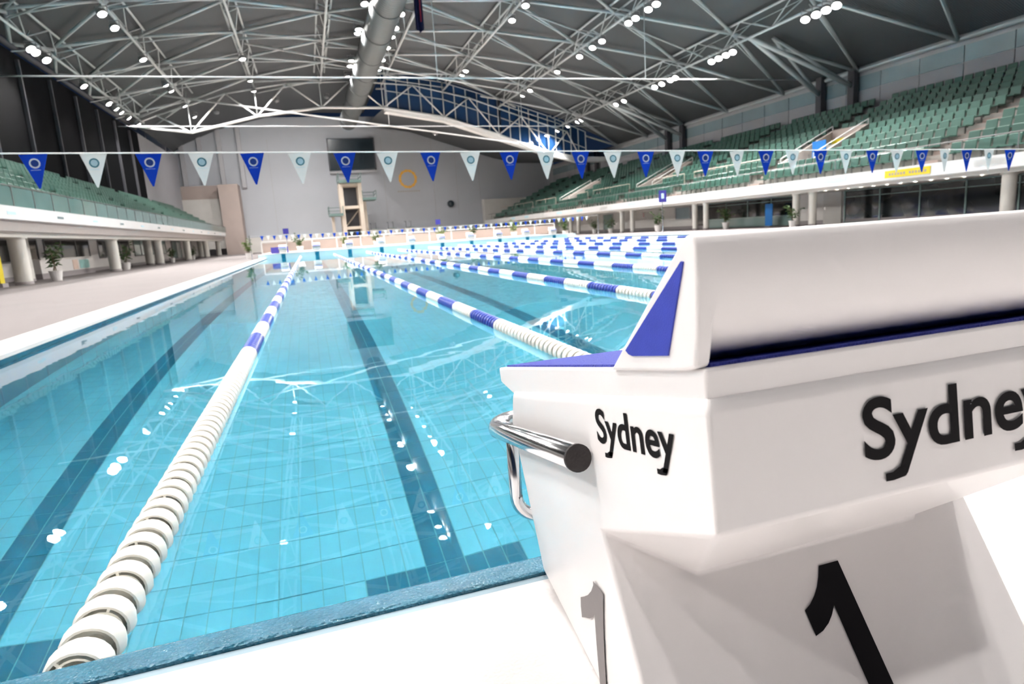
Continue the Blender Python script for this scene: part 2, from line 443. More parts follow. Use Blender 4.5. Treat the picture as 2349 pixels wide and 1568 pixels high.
# far wall
fwall = MB().box(-22, 42, 100, 100.4, -.5, 19.5).build('wall_far', 'wall_far'); struct(fwall, 'pale grey ribbed end wall behind the diving tower')
for x in (-19.4, -17.1, -14.9, -12.5, -9.9, -7.2):
    MB().box(x-.28, x+.28, 99.5, 100, 9.6, 18.2).build('wall_post', 'post_grey', fwall)
for x in (-3.4, 13.2, 21.0, 24.8, 28.6):
    MB().box(x-.04, x+.04, 99.96, 100, 4 if x > 0 else 2, 16.5).build('panel_joint', 'post_grey', fwall)
MB().box(-20, -9.4, 98.8, 100, 7.7, 10).build('concrete_band', 'brown_wall', fwall)
MB().box(-17, -10.3, 98.4, 98.8, 1, 8.1).build('white_panel', 'concrete_light', fwall)
MB().box(-10.5, -7.9, 96.5, 100, 0, 9.9).build('concrete_pier', 'brown_wall', fwall)
MB().box(28.8, 41.3, 98.5, 100, 0, 6.2).build('concrete_upstand', 'concrete_light', fwall)
MB().box(-7.9, 28.8, 98.9, 100, 0, 2.3).build('concrete_plinth', 'concrete_light', fwall)

# left side: black upper wall, terrace, fascia
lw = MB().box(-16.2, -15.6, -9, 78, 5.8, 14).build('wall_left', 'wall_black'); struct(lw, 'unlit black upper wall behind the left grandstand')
for k in range(11):
    y = 22+5.2*k
    MB().box(-15.6, -15.4, y-.09, y+.09, 6, 13.6).build('wall_post', 'post_dark', lw)
o = MB().box(-16.2, -15.6, 78, 100, 0, 14).build('wall_left_far', 'wall_panel'); struct(o, 'grey side wall of the diving end on the left')
NL = 8
mb = MB()
for i in range(NL):
    x1 = -10.05-.68*i; z1 = 3.0+.42*i
    mb.box(x1-.68, x1, -9, 92, 2.64, z1+.02)
lt = mb.build('terrace_left', 'stand_concrete'); struct(lt, 'stepped concrete terrace of the left grandstand')
o = MB().box(-10.05, -9.8, -9, 92, 2.62, 3.12).build('fascia_left', 'fascia_white'); struct(o, 'white balcony edge of the left grandstand')
o = MB().box(-15.6, -10.05, -9, 92, 2.2, 2.62).build('soffit_left', 'soffit'); struct(o, 'brown underside of the left grandstand')
o = MB().box(-10.95, -10.35, -9, 92, 2.0, 2.24).build('beam_left', 'column_white'); struct(o, 'pale beam over the left columns')
bal = empty('balustrade', (-9.95, 0, 3.12)); tag(bal, 'green glass balustrade along the front of the left grandstand', 'balustrade')
for k in range(46):
    y = 2+2*k
    MB().box(-.01, .01, y+.03, y+1.97, .03, .75).build('glass_pane', 'balustrade_glass', bal)
    MB().box(-.025, .025, y-.025, y+.025, 0, .8).build('post', 'seat_metal', bal)
MB().box(-.03, .03, 2, 94, .78, .82).build('handrail', 'seat_metal', bal)
# left ground-floor facade
fl = MB().box(-13.9, -13.5, -9, 92, 0, 2.3).build('wall_left_lower', 'room_white'); struct(fl, 'white ground floor wall under the left grandstand')
MB().box(-13.5, -13.44, -9, 92, .08, .3).build('skirting', 'skirting_grey', fl)
for k, (a, b_, z0, z1, mm) in enumerate([(30, 39.5, 1.02, 2.15, 'dark_glass'), (40.5, 48, 1.0, 2.15, 'dark_glass'), (50, 58, .95, 2.15, 'dark_glass'), (59.5, 64, .9, 2.2, 'green_glass'), (66, 72, .9, 2.2, 'green_glass'), (75, 80, .3, 2.2, 'green_glass'), (83, 87, .3, 2.2, 'dark_glass')]):
    wd = empty('window_%d' % (5+k), (-13.5, a, z0)); struct(wd, 'ground floor window strip under the left grandstand')
    N = max(2, int((b_-a)/2.4)); step = (b_-a)/N
    for i in range(N):
        MB().box(0, .03, i*step+.05, (i+1)*step-.05, .04, z1-z0-.04).build('pane', mm, wd)
    fr = MB()
    for i in range(N+1): fr.box(0, .06, i*step-.05, i*step+.05, 0, z1-z0)
    fr.box(0, .06, 0, b_-a, -.04, .04).box(0, .06, 0, b_-a, z1-z0-.04, z1-z0+.04)
    fr.build('frame', 'seat_metal', wd)

# right side: terrace, fascia, wall
NR = 11
RX0, RZ0, RUN, RISE = 28.75, 2.72, 1.07, .49
mb = MB()
for i in range(NR):
    x0 = RX0+RUN*i
    mb.box(x0, x0+RUN, 5, 97, 2.26, RZ0+RISE*i)
rtz = mb.build('terrace_right', 'stand_concrete'); struct(rtz, 'stepped concrete terrace of the right grandstand')
o = MB().box(28.25, 28.75, 5, 97, 2.22, 2.78).build('fascia_right', 'fascia_white'); struct(o, 'white balcony edge of the right grandstand')
o = MB().box(28.75, 41, 5, 97, 2.05, 2.24).build('soffit_right', 'column_white'); struct(o, 'pale underside of the right grandstand')
rw = MB().box(41, 41.4, 0, 100, 0, 11.2).build('wall_right', 'post_grey'); struct(rw, 'grey panelled wall above the right grandstand')
for k in range(30):
    y = 8+3*k
    MB().box(40.94, 41, y+.03, y+2.97, 7.9, 9.45).build('wall_panel', 'wall_panel', rw)
    MB().box(40.94, 41, y+.03, y+2.97, 9.5, 10.5).build('glass_panel', 'panel_glass', rw)
for y in (14.2, 17.2, 37.0, 40.1, 59.3, 62.2, 80.5, 83.5):
    MB().box(40.3, 40.75, y-.28, y+.28, 7.4, 11.2).build('wall_column', 'post_dark', rw)
# right ground-floor facade
fr_ = MB().box(32.2, 32.5, 5, 97, 0, 2.1).build('wall_right_lower', 'room_white'); struct(fr_, 'white ground floor wall under the right grandstand')
MB().box(32.14, 32.2, 5, 97, .08, .34).build('skirting', 'skirting_grey', fr_)
for k, (a, b_, z0, z1, mm) in enumerate([(60, 62.2, .1, 2.0, 'green_glass'), (45.6, 47.8, .95, 2.0, 'panel_glass'), (43.6, 45.1, .1, 2.05, 'dark_glass'), (33.2, 43.2, .75, 2.05, 'dark_glass'), (12, 29.3, .12, 2.05, 'dark_glass')]):
    wd = empty('window_%d' % (12+k), (32.2, a, z0)); struct(wd, 'ground floor glazing under the right grandstand')
    N = max(1, round((b_-a)/2.5)); step = (b_-a)/N
    for i in range(N): MB().box(-.05, -.02, i*step+.04, (i+1)*step-.04, .03, z1-z0-.03).build('pane', mm, wd)
    fr = MB()
    for i in range(N+1): fr.box(-.09, 0, i*step-.04, i*step+.04, 0, z1-z0)
    fr.box(-.09, 0, 0, b_-a, z1-z0-.06, z1-z0).box(-.09, 0, 0, b_-a, 0, .05)
    if b_-a > 8: fr.box(-.07, -.03, 0, b_-a, (z1-z0)*.78, (z1-z0)*.78+.05)
    fr.build('frame', 'green_glass' if b_-a > 8 else 'post_grey', wd)
o = MB().box(32.05, 32.2, 33.2, 43.2, .1, .74).build('dado_right', 'green_glass'); struct(o, 'pale green glass dado below the right ground floor windows')
d = empty('door_1', (32.1, 29.5, .09)); struct(d, 'pale grey service door under the right grandstand')
MB().box(-.04, .06, 0, 1.4, 0, 1.95).build('door_leaf', 'concrete_light', d); MB().box(-.08, -.04, 1.2, 1.28, .9, 1.05).build('door_handle', 'steel', d)

# ------------------------------------------------------------------ roof trusses (parts of the ceiling)
TR = [('A', -14.4), ('B', -9.85), ('C', -3.0), ('D', 4.1), ('E', 11.0), ('F', 18.0), ('G', 24.8), ('H', 32.6)]
for nm, x in TR:
    zt = zroof(x)-.15; zb = zt-1.15
    t = empty('roof_truss', (x, 0, 0)); t.parent = ceiling
    for s in (-1, 1): MB().tube((s*.55, -8, zt), (s*.55, 76, zt), .085, 8).build('top_chord', 'truss_paint', t, True)
    MB().tube((0, -8, zb), (0, 76, zb), .10, 8).build('bottom_chord', 'truss_paint', t, True)
    bl = (MB().tube((0, 0, zb), (.55, 2.6, zt), .042, 6).mesh('brace', 'truss_paint', True), MB().tube((0, 0, zb), (-.55, 2.6, zt), .042, 6).mesh('brace', 'truss_paint', True),
          MB().tube((.55, 2.6, zt), (0, 5.2, zb), .042, 6).mesh('brace', 'truss_paint', True), MB().tube((-.55, 2.6, zt), (0, 5.2, zb), .042, 6).mesh('brace', 'truss_paint', True))
    for k in range(4, 14):
        for me in bl: link('brace', me, t, (0, 5.2*k, 0))
# diagonals in the roof plane between neighbouring trusses
edges = [-15.7] + [x for _, x in TR] + [40.7]
for bi, (xa, xb) in enumerate(zip(edges, edges[1:])):
    g = empty('roof_bracing'); g.parent = ceiling
    za = zroof(xa)-.5; zb = zroof(xb)-.5
    if bi == 0: zb -= .2
    for k in range(11):
        ya = 18+7.5*k - (3.75 if bi % 2 else 0); ym = ya+3.75
        if ym > 79: break
        MB().tube((xa, ya, za), (xb, ym, zb), .12, 7).build('diagonal', 'truss_paint', g, True)
        MB().tube((xb, ym, zb), (xa, ya+7.5, za), .12, 7).build('diagonal', 'truss_paint', g, True)
        MB().tube((xa, ya, za-.45), (xb, ym, zb+.1), .05, 6).build('strut', 'truss_paint', g, True)
        if bi > 0 and bi < len(edges)-2 and k % 2 == 0: MB().tube((xa, ya, za-.6), (xb, ya, zb-.6), .055, 6).build('purlin', 'truss_paint', g, True)
# edge beams
MB().tube((-15.7, -8, zroof(-15.7)-.6), (-15.7, 78, zroof(-15.7)-.6), .2, 8).build('edge_beam', 'post_dark', ceiling, True)
MB().tube((40.7, -8, zroof(40.7)-.45), (40.7, 78, zroof(40.7)-.45), .14, 8).build('edge_beam', 'truss_paint', ceiling, True)
# transverse arch truss at the diving end
at = empty('arch_truss', (0, YT, 0)); at.parent = ceiling
lo = [(-15.5, 14.2), (-9.8, 13.45), (-3.0, 15.05), (3.9, 15.95), (10.8, 15.9), (17.95, 14.8), (24.7, 12.65), (31.2, 10.1), (36, 8.8)]
hi = [(-12.9, 15.2), (-6.0, 17.4), (.4, 18.5), (7.3, 18.8), (14.4, 18.4), (21.1, 17.0), (27.7, 14.8), (33.8, 12.9)]
for (a, za), (b_, zb) in zip(lo, lo[1:]): MB().tube((a, 0, za), (b_, 0, zb), .15, 8).build('lower_chord', 'fascia_white', at, True)
for (a, za), (b_, zb) in zip(hi, hi[1:]): MB().tube((a, 0, za), (b_, 0, zb), .09, 8).build('upper_chord', 'truss_paint', at, True)
for (l0, h0, l1) in zip(lo, hi, lo[1:]):
    MB().tube((l0[0], 0, l0[1]), (h0[0], 0, h0[1]), .085, 8).build('web', 'fascia_white', at, True)
    MB().tube((h0[0], 0, h0[1]), (l1[0], 0, l1[1]), .085, 8).build('web', 'fascia_white', at, True)
for l0 in lo[1:-1]: MB().tube((l0[0], 0, l0[1]), (l0[0], 0, zroof(l0[0])-.3), .06, 6).build('hanger', 'truss_paint', at, True)
MB().tube((-14.5, -3, 17.1-.1), (26.1, -3, 11.2), .09, 8).build('tie_rod', 'fascia_white', at, True)
MB().tube((-2.56, -15, 18.3), (22.3, -15, 14.37), .08, 8).build('tie_rod', 'fascia_white', at, True)
for yc in (37.0, 40.1, 59.3, 62.2):
    ym = 38.6 if yc < 50 else 60.8
    MB().tube((32.6, ym-YT, zroof(32.6)-1.3), (40.4, yc-YT, 9.9), .17, 8).build('prop', 'truss_paint', at, True)
    MB().tube((34.6, ym-YT, zroof(34.6)-.4), (40.4, yc-YT, 9.9), .12, 8).build('prop', 'truss_paint', at, True)

# ------------------------------------------------------------------ duct, wires, hanging flag
dk = MB().lathe([(0.02, 0), (1.12, 0), (1.12, 96), (.02, 96)], 28, (0, 0, 0), 'Y').mesh('duct_tube', 'duct_metal', True); smooth_by_angle(dk)
du = empty('air_duct', (7.82, -6, 17.0)); tag(du, 'big round grey air duct running along the roof', 'duct')
link('duct_tube', dk, du)
for k in range(16):
    MB().lathe([(1.12, -.05), (1.16, -.05), (1.16, .05), (1.12, .05)], 24, (0, 3+6*k, 0), 'Y').build('flange', 'duct_metal', du)
    MB().box(-.03, .03, 5.97+6*k-3, 6.03+6*k-3, 1.1, 2.95).build('hanger', 'truss_paint', du)
for (y, z0, z1, xa, xb, drops, lab) in ((42, 11.2, 11.5, -15.5, 40.9, (10.2, 26.0), 'thin white rigging wire spanning the hall, the upper of two'), (70, 13.3, 12.7, -15.5, 36, (10.6, 26.0), 'thin white rigging wire spanning the diving end, the lower of two')):
    wr = empty('rigging_wire', (0, y, 0)); tag(wr, lab, 'wire')
    MB().tube((xa, 0, z0), (xb, 0, z1), .045, 6).build('wire', 'wire', wr, True)
    for dx in drops:
        MB().tube((dx, 0, z0+(z1-z0)*(dx-xa)/(xb-xa)), (dx, 0, zroof(dx)-.1), .03, 6).build('dropper', 'wire', wr, True)
hf = empty('hanging_flag', (9.9, 45, 15.05)); tag(hf, 'folded navy flag hanging from the roof beside the duct', 'flag')
mb = MB()
for i in range(9):
    x = -.3+.075*i; y = .12*math.sin(i*1.9)
    for z in (0+.25*abs(i-4)*.25, 3.4): mb.v.append((x, y, z)); 
for i in range(8): mb.f.append((2*i, 2*i+2, 2*i+3, 2*i+1))
c_ = mb.build('cloth', 'navy_cloth', hf); sd = c_.modifiers.new('s', 'SOLIDIFY'); sd.thickness = .02
mb = MB().box(.05, .13, -.16, -.1, .7, 2.9); mb.build('stripe', 'red_cloth', hf)
MB().tube((-.35, 0, 3.42), (.35, 0, 3.42), .04, 8).build('rod', 'truss_paint', hf); MB().tube((0, 0, 3.42), (0, 0, 4.0), .02, 6).build('line', 'wire', hf)

# ================================================================== LAMPS
lens_me = MB().lathe([(.004, -.11), (.15, -.085), (.255, 0)], 12).mesh('lens', 'lamp_glow', True)
house_me = MB().lathe([(.27, -.02), (.30, 0), (.30, .10), (.22, .26), (.10, .34), (.005, .35)], 14).mesh('housing', 'lamp_body', True)
brk_me = MB().tube((-.31, 0, .05), (-.31, 0, .48), .025, 6).tube((.31, 0, .05), (.31, 0, .48), .025, 6).tube((-.31, 0, .48), (.31, 0, .48), .025, 6).tube((0, 0, .48), (0, 0, .62), .03, 6).mesh('bracket', 'lamp_body')
bulb = bpy.data.lights.new('bulb', 'AREA'); bulb.shape = 'DISK'; bulb.size = .62; bulb.energy = LAMP; bulb.color = (1, .965, .93); bulb.spread = math.radians(125)
def lamp(x, y, z, label, group, aim=0, fwd_=0):
    e = empty('floodlight', (x, y, z)); tag(e, label, 'floodlight', group)
    link('lens', lens_me, e).rotation_euler = (fwd_, aim, 0); link('housing', house_me, e).rotation_euler = (fwd_, aim, 0); link('bracket', brk_me, e)
    l = link('bulb', bulb, e); l.rotation_euler = (fwd_, aim, 0)
    l.location = Matrix.Rotation(aim, 3, 'Y') @ Matrix.Rotation(fwd_, 3, 'X') @ Vector((0, 0, -.13))
    return e
AIM = {'A': -34, 'B': -24, 'C': -10, 'D': -5, 'E': 5, 'F': 10, 'G': 20, 'H': 30}
ROWS = {
 'A': (-1.157, 13.0, 12.0, [44.6, 45.3, 46.9, 53.6, 59.5, 61.5, 63.0, 65.4, 68.6], 'leftmost truss'),
 'B': (-.71, 14.8, 12.8, [40.7, 43, 49.5, 56.6, 58.6, 64.4, 69.5], 'second truss from the left'),
 'C': (-.221, 16.4, 14.0, [53.5, 60.1, 64.0], 'third truss from the left'),
 'D': (.353, 16.3, 15.0, [43.9, 49, 49.9, 57.3, 58.9, 62.4], 'left side of the round duct'),
 'E': (.526, 16.3, 15.6, [47.3, 50.4, 52.5, 55.4, 59.1, 62.4], 'right side of the round duct'),
 'F': (1.07, 16.0, 15.0, [42.9, 45.9, 60, 61.5], 'truss just right of the duct'),
 'G': (1.69, 14.1, 13.8, [38.1, 39.1, 40.8, 41.8, 46, 47.7, 50.2, 55.1, 62.4, 64.8], 'second truss from the right wall'),
 'H': (2.66, 11.75, 12.0, [31.9, 32.7, 33.5, 34.4, 41.6, 42.4, 43.3, 44.2, 49.3, 50.1, 51.5, 52.7, 58.6, 60.3, 69, 70.1, 73, 76.3], 'truss nearest the right wall'),
}
UNSEEN = {'A': [2, 9, 19, 30, 36.5, 37.3], 'B': [5, 14, 23, 32], 'C': [4, 12, 24, 38], 'D': [-5, 4, 14, 24, 34, 35.5, 38], 'E': [4, 14, 24, 34], 'F': [5, 14, 23, 32], 'G': [8, 17, 24, 31], 'H': [8, 16, 23]}  # unseen lamps: some mirrored in the water, others added to brighten the near end
for nm, (r, h, h0, ys, where) in ROWS.items():
    x = CAM.x+r*h; z = CAM.z+h
    for i, yv in enumerate(ys):
        y = yv*h/h0+CAM.y
        e = lamp(x, y, z, 'glowing floodlight on the %s, %s from the near end' % (where, ordinal(i+1)), 'floodlights on the roof trusses', math.radians(AIM[nm]), math.radians(-20 if y < 52 else -8 if y < 64 else 14))
    for yv in UNSEEN[nm]:
        lamp(x, yv, z, 'unseen floodlight above the picture, %s along the %s' % (ordinal(UNSEEN[nm].index(yv)+1), where), 'floodlights above the picture', math.radians(AIM[nm]), 0)
lamp(17.7, 80, 13.6, 'single floodlight hanging below the curved white edge beam', 'floodlights on the roof trusses', 0, math.radians(35))
for k_, x_ in enumerate((-8.0, -1.0, 5.0)):  # extra lamps added to brighten the far wall
    lamp(x_, 84, zroof(x_)-1.2, 'added floodlight over the diving pool left of the duct, %s from the left' % ordinal(k_+1), 'floodlights on the roof trusses', 0, math.radians(40))

# ================================================================== STARTING BLOCKS
# local frame: x across the lane, y towards the pool, z up from the end deck (END)
DZ = END
def blk(name, parent, near=True):
    W = .285
    # ---- body: side walls twisted towards the foot, sloping back under the overhang
    bm = bmesh.new()
    def V(x, y, z): return bm.verts.new((x, y, z-DZ))
    rows = {}
    # half-width, y, z of the outline, left and right
    A_, B_, D_, E_ = Vector((.285, -.092, .69)), Vector((.230, -.058, DZ)), Vector((.290, -.627, DZ)), Vector((.288, -.454, .651))
    NU, NV = 6, 6
    def sf(u, v): return (A_*(1-v)+B_*v)*(1-u)+(E_*(1-v)+D_*v)*u
    rt_ = Vector((.285, -.669, .874)); rb_ = Vector((.286, -.683, .751)); nose_b = Vector((.281, -.028, .746)); nose_i = Vector((.284, -.106, .750))
    sides = {}
    for sgn in (-1, 1):
        g = [[V(sgn*sf(u/NU, v/NV).x, sf(u/NU, v/NV).y, sf(u/NU, v/NV).z) for v in range(NV+1)] for u in range(NU+1)]
        for u in range(NU):
            for v in range(NV):
                f = (g[u][v], g[u+1][v], g[u+1][v+1], g[u][v+1]); bm.faces.new(f if sgn < 0 else f[::-1])
        br = V(sgn*rb_.x, rb_.y, rb_.z)
        top = [V(sgn*.2812, -.106-(.5555*k/5), .750+.1225*k/5) for k in range(6)]
        out_ = [V(sgn*.2855, -.106-(.563*k/5), .740+.1225*k/5) for k in range(6)]
        for k in range(5):
            f = (top[k], top[k+1], out_[k+1], out_[k]); bm.faces.new(f if sgn < 0 else f[::-1])
        low = [g[u][0] for u in range(NU+1)]
        poly = out_ + [br] + low[::-1]
        f = bm.faces.new(poly if sgn > 0 else poly[::-1])
        tr = top[5]; ni = top[0]
        sides[sgn] = dict(g=g, tr=tr, br=br, ni=ni, top=top, low=low, out=out_)
    L, R = sides[-1], sides[1]
    def q(*vs): bm.faces.new(vs)
    # rear panel, top, front
    q(L['tr'], L['out'][5], R['out'][5], R['tr']); q(L['out'][5], L['br'], R['br'], R['out'][5])
    q(L['ni'], L['out'][0], R['out'][0], R['ni']); q(L['out'][0], L['g'][0][0], R['g'][0][0], R['out'][0])
    for v in range(NV): q(L['g'][0][v], L['g'][0][v+1], R['g'][0][v+1], R['g'][0][v])
    for k in range(5): q(L['top'][k], R['top'][k], R['top'][k+1], L['top'][k+1])
    # underside and number panel with its two ridges
    def ridge(s, t): return V(s*(.178), -.494-.76*(.589-DZ)*t, .589-(.589-DZ)*t)
    lr = [ridge(-1, v/NV) for v in range(NV+1)]; rr = [ridge(1, v/NV) for v in range(NV+1)]
    q(L['br'], L['g'][NU][0], lr[0]); q(L['br'], lr[0], rr[0], R['br']); q(R['br'], rr[0], R['g'][NU][0])
    for v in range(NV):
        q(L['g'][NU][v], L['g'][NU][v+1], lr[v+1], lr[v]); q(lr[v], lr[v+1], rr[v+1], rr[v]); q(rr[v], rr[v+1], R['g'][NU][v+1], R['g'][NU][v])
    # base
    base = [L['g'][u][NV] for u in range(NU+1)] + [lr[NV], rr[NV]] + [R['g'][u][NV] for u in range(NU, -1, -1)]
    bm.faces.new(base)
    bmesh.ops.triangulate(bm, faces=[f for f in bm.faces if len(f.verts) > 4])
    bmesh.ops.recalc_face_normals(bm, faces=bm.faces)
    me = bpy.data.meshes.new('body'); bm.to_mesh(me); bm.free(); me.materials.append(MATS['block_white'])
    o = link('body', me, parent); bevel(o, .008, 3, 20)
    # ---- platform slab
    pr = [(-.018, .773-DZ), (-.026, .747-DZ), (-.107, .741-DZ), (-.662, .868-DZ), (-.661, .897-DZ)]
    o = MB().prism(pr, -.281, .281).build('platform', 'block_white', parent); bevel(o, .0035, 3)
    def topz(y): return .773+(-.018-y)*(.124/.643)-DZ
    y0, y1 = -.030, -.650
    pl = MB()
    pl.v = [(x, y, topz(y)+dz) for dz in (-.002, .003) for x in (-.268, .268) for y in (y0, y1)]
    pl.f = [(0, 1, 3, 2), (4, 6, 7, 5), (0, 2, 6, 4), (1, 5, 7, 3), (0, 4, 5, 1), (2, 3, 7, 6)]
    pl.build('grip_mat', 'mat_blue', parent)
    # ---- kicker wedge with cheeks and a scooped back
    up_ = [(-.659, .97-DZ), (-.6575, 1.003-DZ), (-.652, 1.0115-DZ), (-.643, 1.012-DZ), (-.634, 1.005-DZ)]
    scoop = [(-.492, .865-DZ), (-.60, .889-DZ), (-.628, .904-DZ), (-.646, .922-DZ), (-.656, .945-DZ)] + up_
    cheek = [(-.492, .863-DZ), (-.60, .884-DZ), (-.640, .892-DZ), (-.654, .897-DZ), (-.6585, .93-DZ)] + up_
    mb = MB(); st_ = [(-.287, cheek), (-.272, cheek), (-.267, scoop), (.267, scoop), (.272, cheek), (.287, cheek)]
    n_ = len(scoop)
    for x, pf_ in st_: mb.v += [(x, y, z) for y, z in pf_]
    for k in range(5):
        for j in range(n_): mb.f.append((k*n_+j, k*n_+(j+1) % n_, (k+1)*n_+(j+1) % n_, (k+1)*n_+j))
    mb.f.append(tuple(range(n_))[::-1]); mb.f.append(tuple(range(5*n_, 6*n_)))
    o = mb.build('kicker', 'block_white', parent); bevel(o, .007, 4, 40)
    for s in (-1, 1):
        x = s*.2862
        tri = [(-.532, .893-DZ), (-.538, .890-DZ), (-.547, .8895-DZ), (-.614, .9015-DZ), (-.6405, .989-DZ), (-.6375, .9895-DZ)]
        MB().prism(tri, min(x, x+s*.0025), max(x, x+s*.0025)).build('kicker_inset', 'inset_blue', parent)
    # ---- side and front hand rail, backstroke loop
    def arc(c, a0, a1, r, e1, e2, n=7):
        return [Vector(c)+Vector(e1)*r*math.cos(a0+(a1-a0)*k/n)+Vector(e2)*r*math.sin(a0+(a1-a0)*k/n) for k in range(n+1)]
    sl = math.tan(math.radians(10.9))
    zf = .672-DZ; xs = .306
    pts = [Vector((-xs, -.431, zf+(.431-.07)*sl)), Vector((-xs, -.10, zf+.03*sl))]
    pts += arc((-xs+.05, -.075, zf), math.pi, math.pi/2, .05, (1, 0, 0), (0, 1, 0))
    pts += arc((xs-.05, -.075, zf), math.pi/2, 0, .05, (1, 0, 0), (0, 1, 0))
    pts += [Vector((xs, -.10, zf+.03*sl)), Vector((xs, -.431, zf+(.431-.07)*sl))]
    MB().path(pts, .0165, 20).build('hand_rail', 'steel', parent, True)
    for s in (-1, 1):
        p = Vector((s*xs, -.431, zf+(.431-.07)*sl)); d = Vector((0, -1, sl)).normalized()
        o = MB().tube(p-d*.002, p+d*.003, .0178, 24).build('end_cap', 'rubber', parent)
        tag(o, 'black rubber end cap')
        MB().tube((s*.284, -.40, zf+.33*sl), (s*xs, -.40, zf+.33*sl), .008, 10).build('bracket', 'steel', parent)
    xl = .272; yb = -.045; zt = .668-DZ; zb = .478-DZ
    pts = [Vector((-xl, yb, zt)), Vector((-xl, yb, zb+.05))] + arc((-xl+.05, yb, zb+.05), math.pi, 1.5*math.pi, .05, (1, 0, 0), (0, 0, 1))
    pts += arc((xl-.05, yb, zb+.05), 1.5*math.pi, 2*math.pi, .05, (1, 0, 0), (0, 0, 1)) + [Vector((xl, yb, zt))]
    MB().path(pts, .0125, 12).build('backstroke_grip', 'steel', parent, True)
    for s in (-1, 1): MB().tube((s*.2, yb, zb), (s*.2, -.108, zb+.01), .008, 8).build('bracket', 'steel', parent)

near = empty('starting_block', (1.25, 0, END))
tag(near, 'white starting block numbered 1 with blue wedge, beside the near pool edge', 'starting block', 'starting blocks')
blk('starting_block', near)
far_proto = empty('starting_block', (lanes[0], LEN, END+.004), math.pi)
blk('starting_block', far_proto)
for k, L in enumerate(lanes):
    e = far_proto if k == 0 else copy_tree(far_proto)
    e.location = (L, LEN, END+.004)
    nm = ordinal(k+1)+' from the left' if k < 9 else 'rightmost of all'
    tag(e, 'small white starting block at the far pool end, ' + nm, 'starting block', 'starting blocks')
# lettering of the near block
lx = lambda X: X-1.25
me = text_mesh('Sydney', 'print_black', (lx(1.131), -.6822, .766-DZ), (1, 0, 0), (0, .125, .992), (0, -1, 0), .256, .083, .02)
tag(link('lettering', me, near), 'black word Sydney on the back of the block')
ca, sa = math.cos(math.radians(10.9)), math.sin(math.radians(10.9))
me = text_mesh('Sydney', 'print_black', (-.2855, -.4545, .7495-DZ), (0, -ca, sa), (0, sa, ca), (-1, 0, 0), .176, .058, .02, .0012)
tag(link('lettering', me, near), 'black word Sydney on the side of the block')
def decal(pts, m, name, nrm, lab):
    mb = MB(); n = Vector(nrm).normalized()*.0015
    mb.quad(*[Vector((lx(p[0]), p[1], p[2]-DZ))+n for p in pts])
    me = mb.mesh(name, m); bm = bmesh.new(); bm.from_mesh(me); bmesh.ops.triangulate(bm, faces=bm.faces); bm.to_mesh(me); bm.free()
    tag(link(name, me, near), lab)
pl = lambda z: -.494-.76*(.589-z)
one = [(1.1977, .5294), (1.2085, .5335), (1.219, .5395), (1.229, .547), (1.237, .5555), (1.2445, .5652), (1.2762, .5652), (1.2762, .375), (1.2418, .375), (1.2418, .5265), (1.233, .519), (1.2235, .513), (1.211, .508), (1.1982, .5055)]
decal([(x, pl(z), z) for x, z in one], 'print_black', 'numeral', (0, -1, .76), 'large black numeral 1')
A4 = (Vector((.965, -.092, .69)), Vector((1.02, -.058, .368)), Vector((.962, -.454, .651)), Vector((.960, -.627, .368)))
def bil(u, v): return (A4[0]*(1-v)+A4[1]*v)*(1-u)+(A4[2]*(1-v)+A4[3]*v)*u
def uv_at(y, z):
    u, v = .5, .5
    for _ in range(30):
        p = bil(u, v); e = 1e-4
        a = (bil(u+e, v)-p)/e; b_ = (bil(u, v+e)-p)/e
        det = a.y*b_.z-a.z*b_.y; dy, dz = y-p.y, z-p.z
        u += (dy*b_.z-dz*b_.y)/det; v += (a.y*dz-a.z*dy)/det
    return u, v
def grey_strip(rows):
    mb = MB()
    for r in rows:
        for (y, z) in r:
            p = bil(*uv_at(y, z)); mb.v.append((lx(p.x)-.0022, p.y, p.z-DZ))
    n = len(rows[0])
    for i in range(len(rows)-1):
        for j in range(n-1): mb.f.append((i*n+j, i*n+j+1, (i+1)*n+j+1, (i+1)*n+j))
    return mb
# stem as a strip down the side, flag as a second strip
stem = [[(-.4160+.0005*k, .560-.0265*k), (-.4340+.0000*k, .5615-.0262*k), (-.4501+.0012*k, .562-.0262*k)] for k in range(8)]
stem = [[(y+.030*k/7, z) for y, z in r] for k, r in enumerate(stem)]
flag = [[(-.3467, .4926), (-.340, .473), (-.3362, .4521)], [(-.3665, .506), (-.358, .486), (-.355, .4645)], [(-.3865, .521), (-.380, .5), (-.377, .4774)], [(-.404, .538), (-.40, .515), (-.3975, .493)], [(-.4170, .556), (-.415, .53), (-.413, .51)]]
for rows in (stem, flag):
    tag(grey_strip(rows).build('numeral', 'print_grey', near), 'grey numeral 1 on the side of the block')

# ================================================================== LANE ROPES
R0 = .076
def disc_mesh(vanes, n=22):
    mb = MB()
    # barrel with a bowl open towards -y, narrowing to the hub
    mb.lathe([(.062, -.047), (.069, -.047), (.0755, -.030), (.077, -.008), (.071, .014), (.055, .030), (.034, .038), (.024, .050)], n, axis='Y')
    mb.lathe([(.062, -.047), (.066, -.022), (.058, -.002), (.040, .006), (.024, .0), (.022, -.05)][::-1], n, axis='Y')
    if vanes:
        for k in range(3):
            t = 2*math.pi*k/3+.5; d = Vector((math.cos(t), 0, math.sin(t))); nn = Vector((-math.sin(t), 0, math.cos(t)))*.004
            a, b_ = d*.02, d*.064
            y0, y1 = Vector((0, -.044, 0)), Vector((0, .004, 0))
            for sg in (-1, 1): mb.quad(a+nn*sg+y0, b_+nn*sg+y0, b_+nn*sg+y1, a+nn*sg+y1)
            mb.quad(a-nn+y0, b_-nn+y0, b_+nn+y0, a+nn+y0)
        mb.lathe([(.046, -.045), (.052, -.045), (.052, .0), (.046, .0)], n, axis='Y')
    return mb
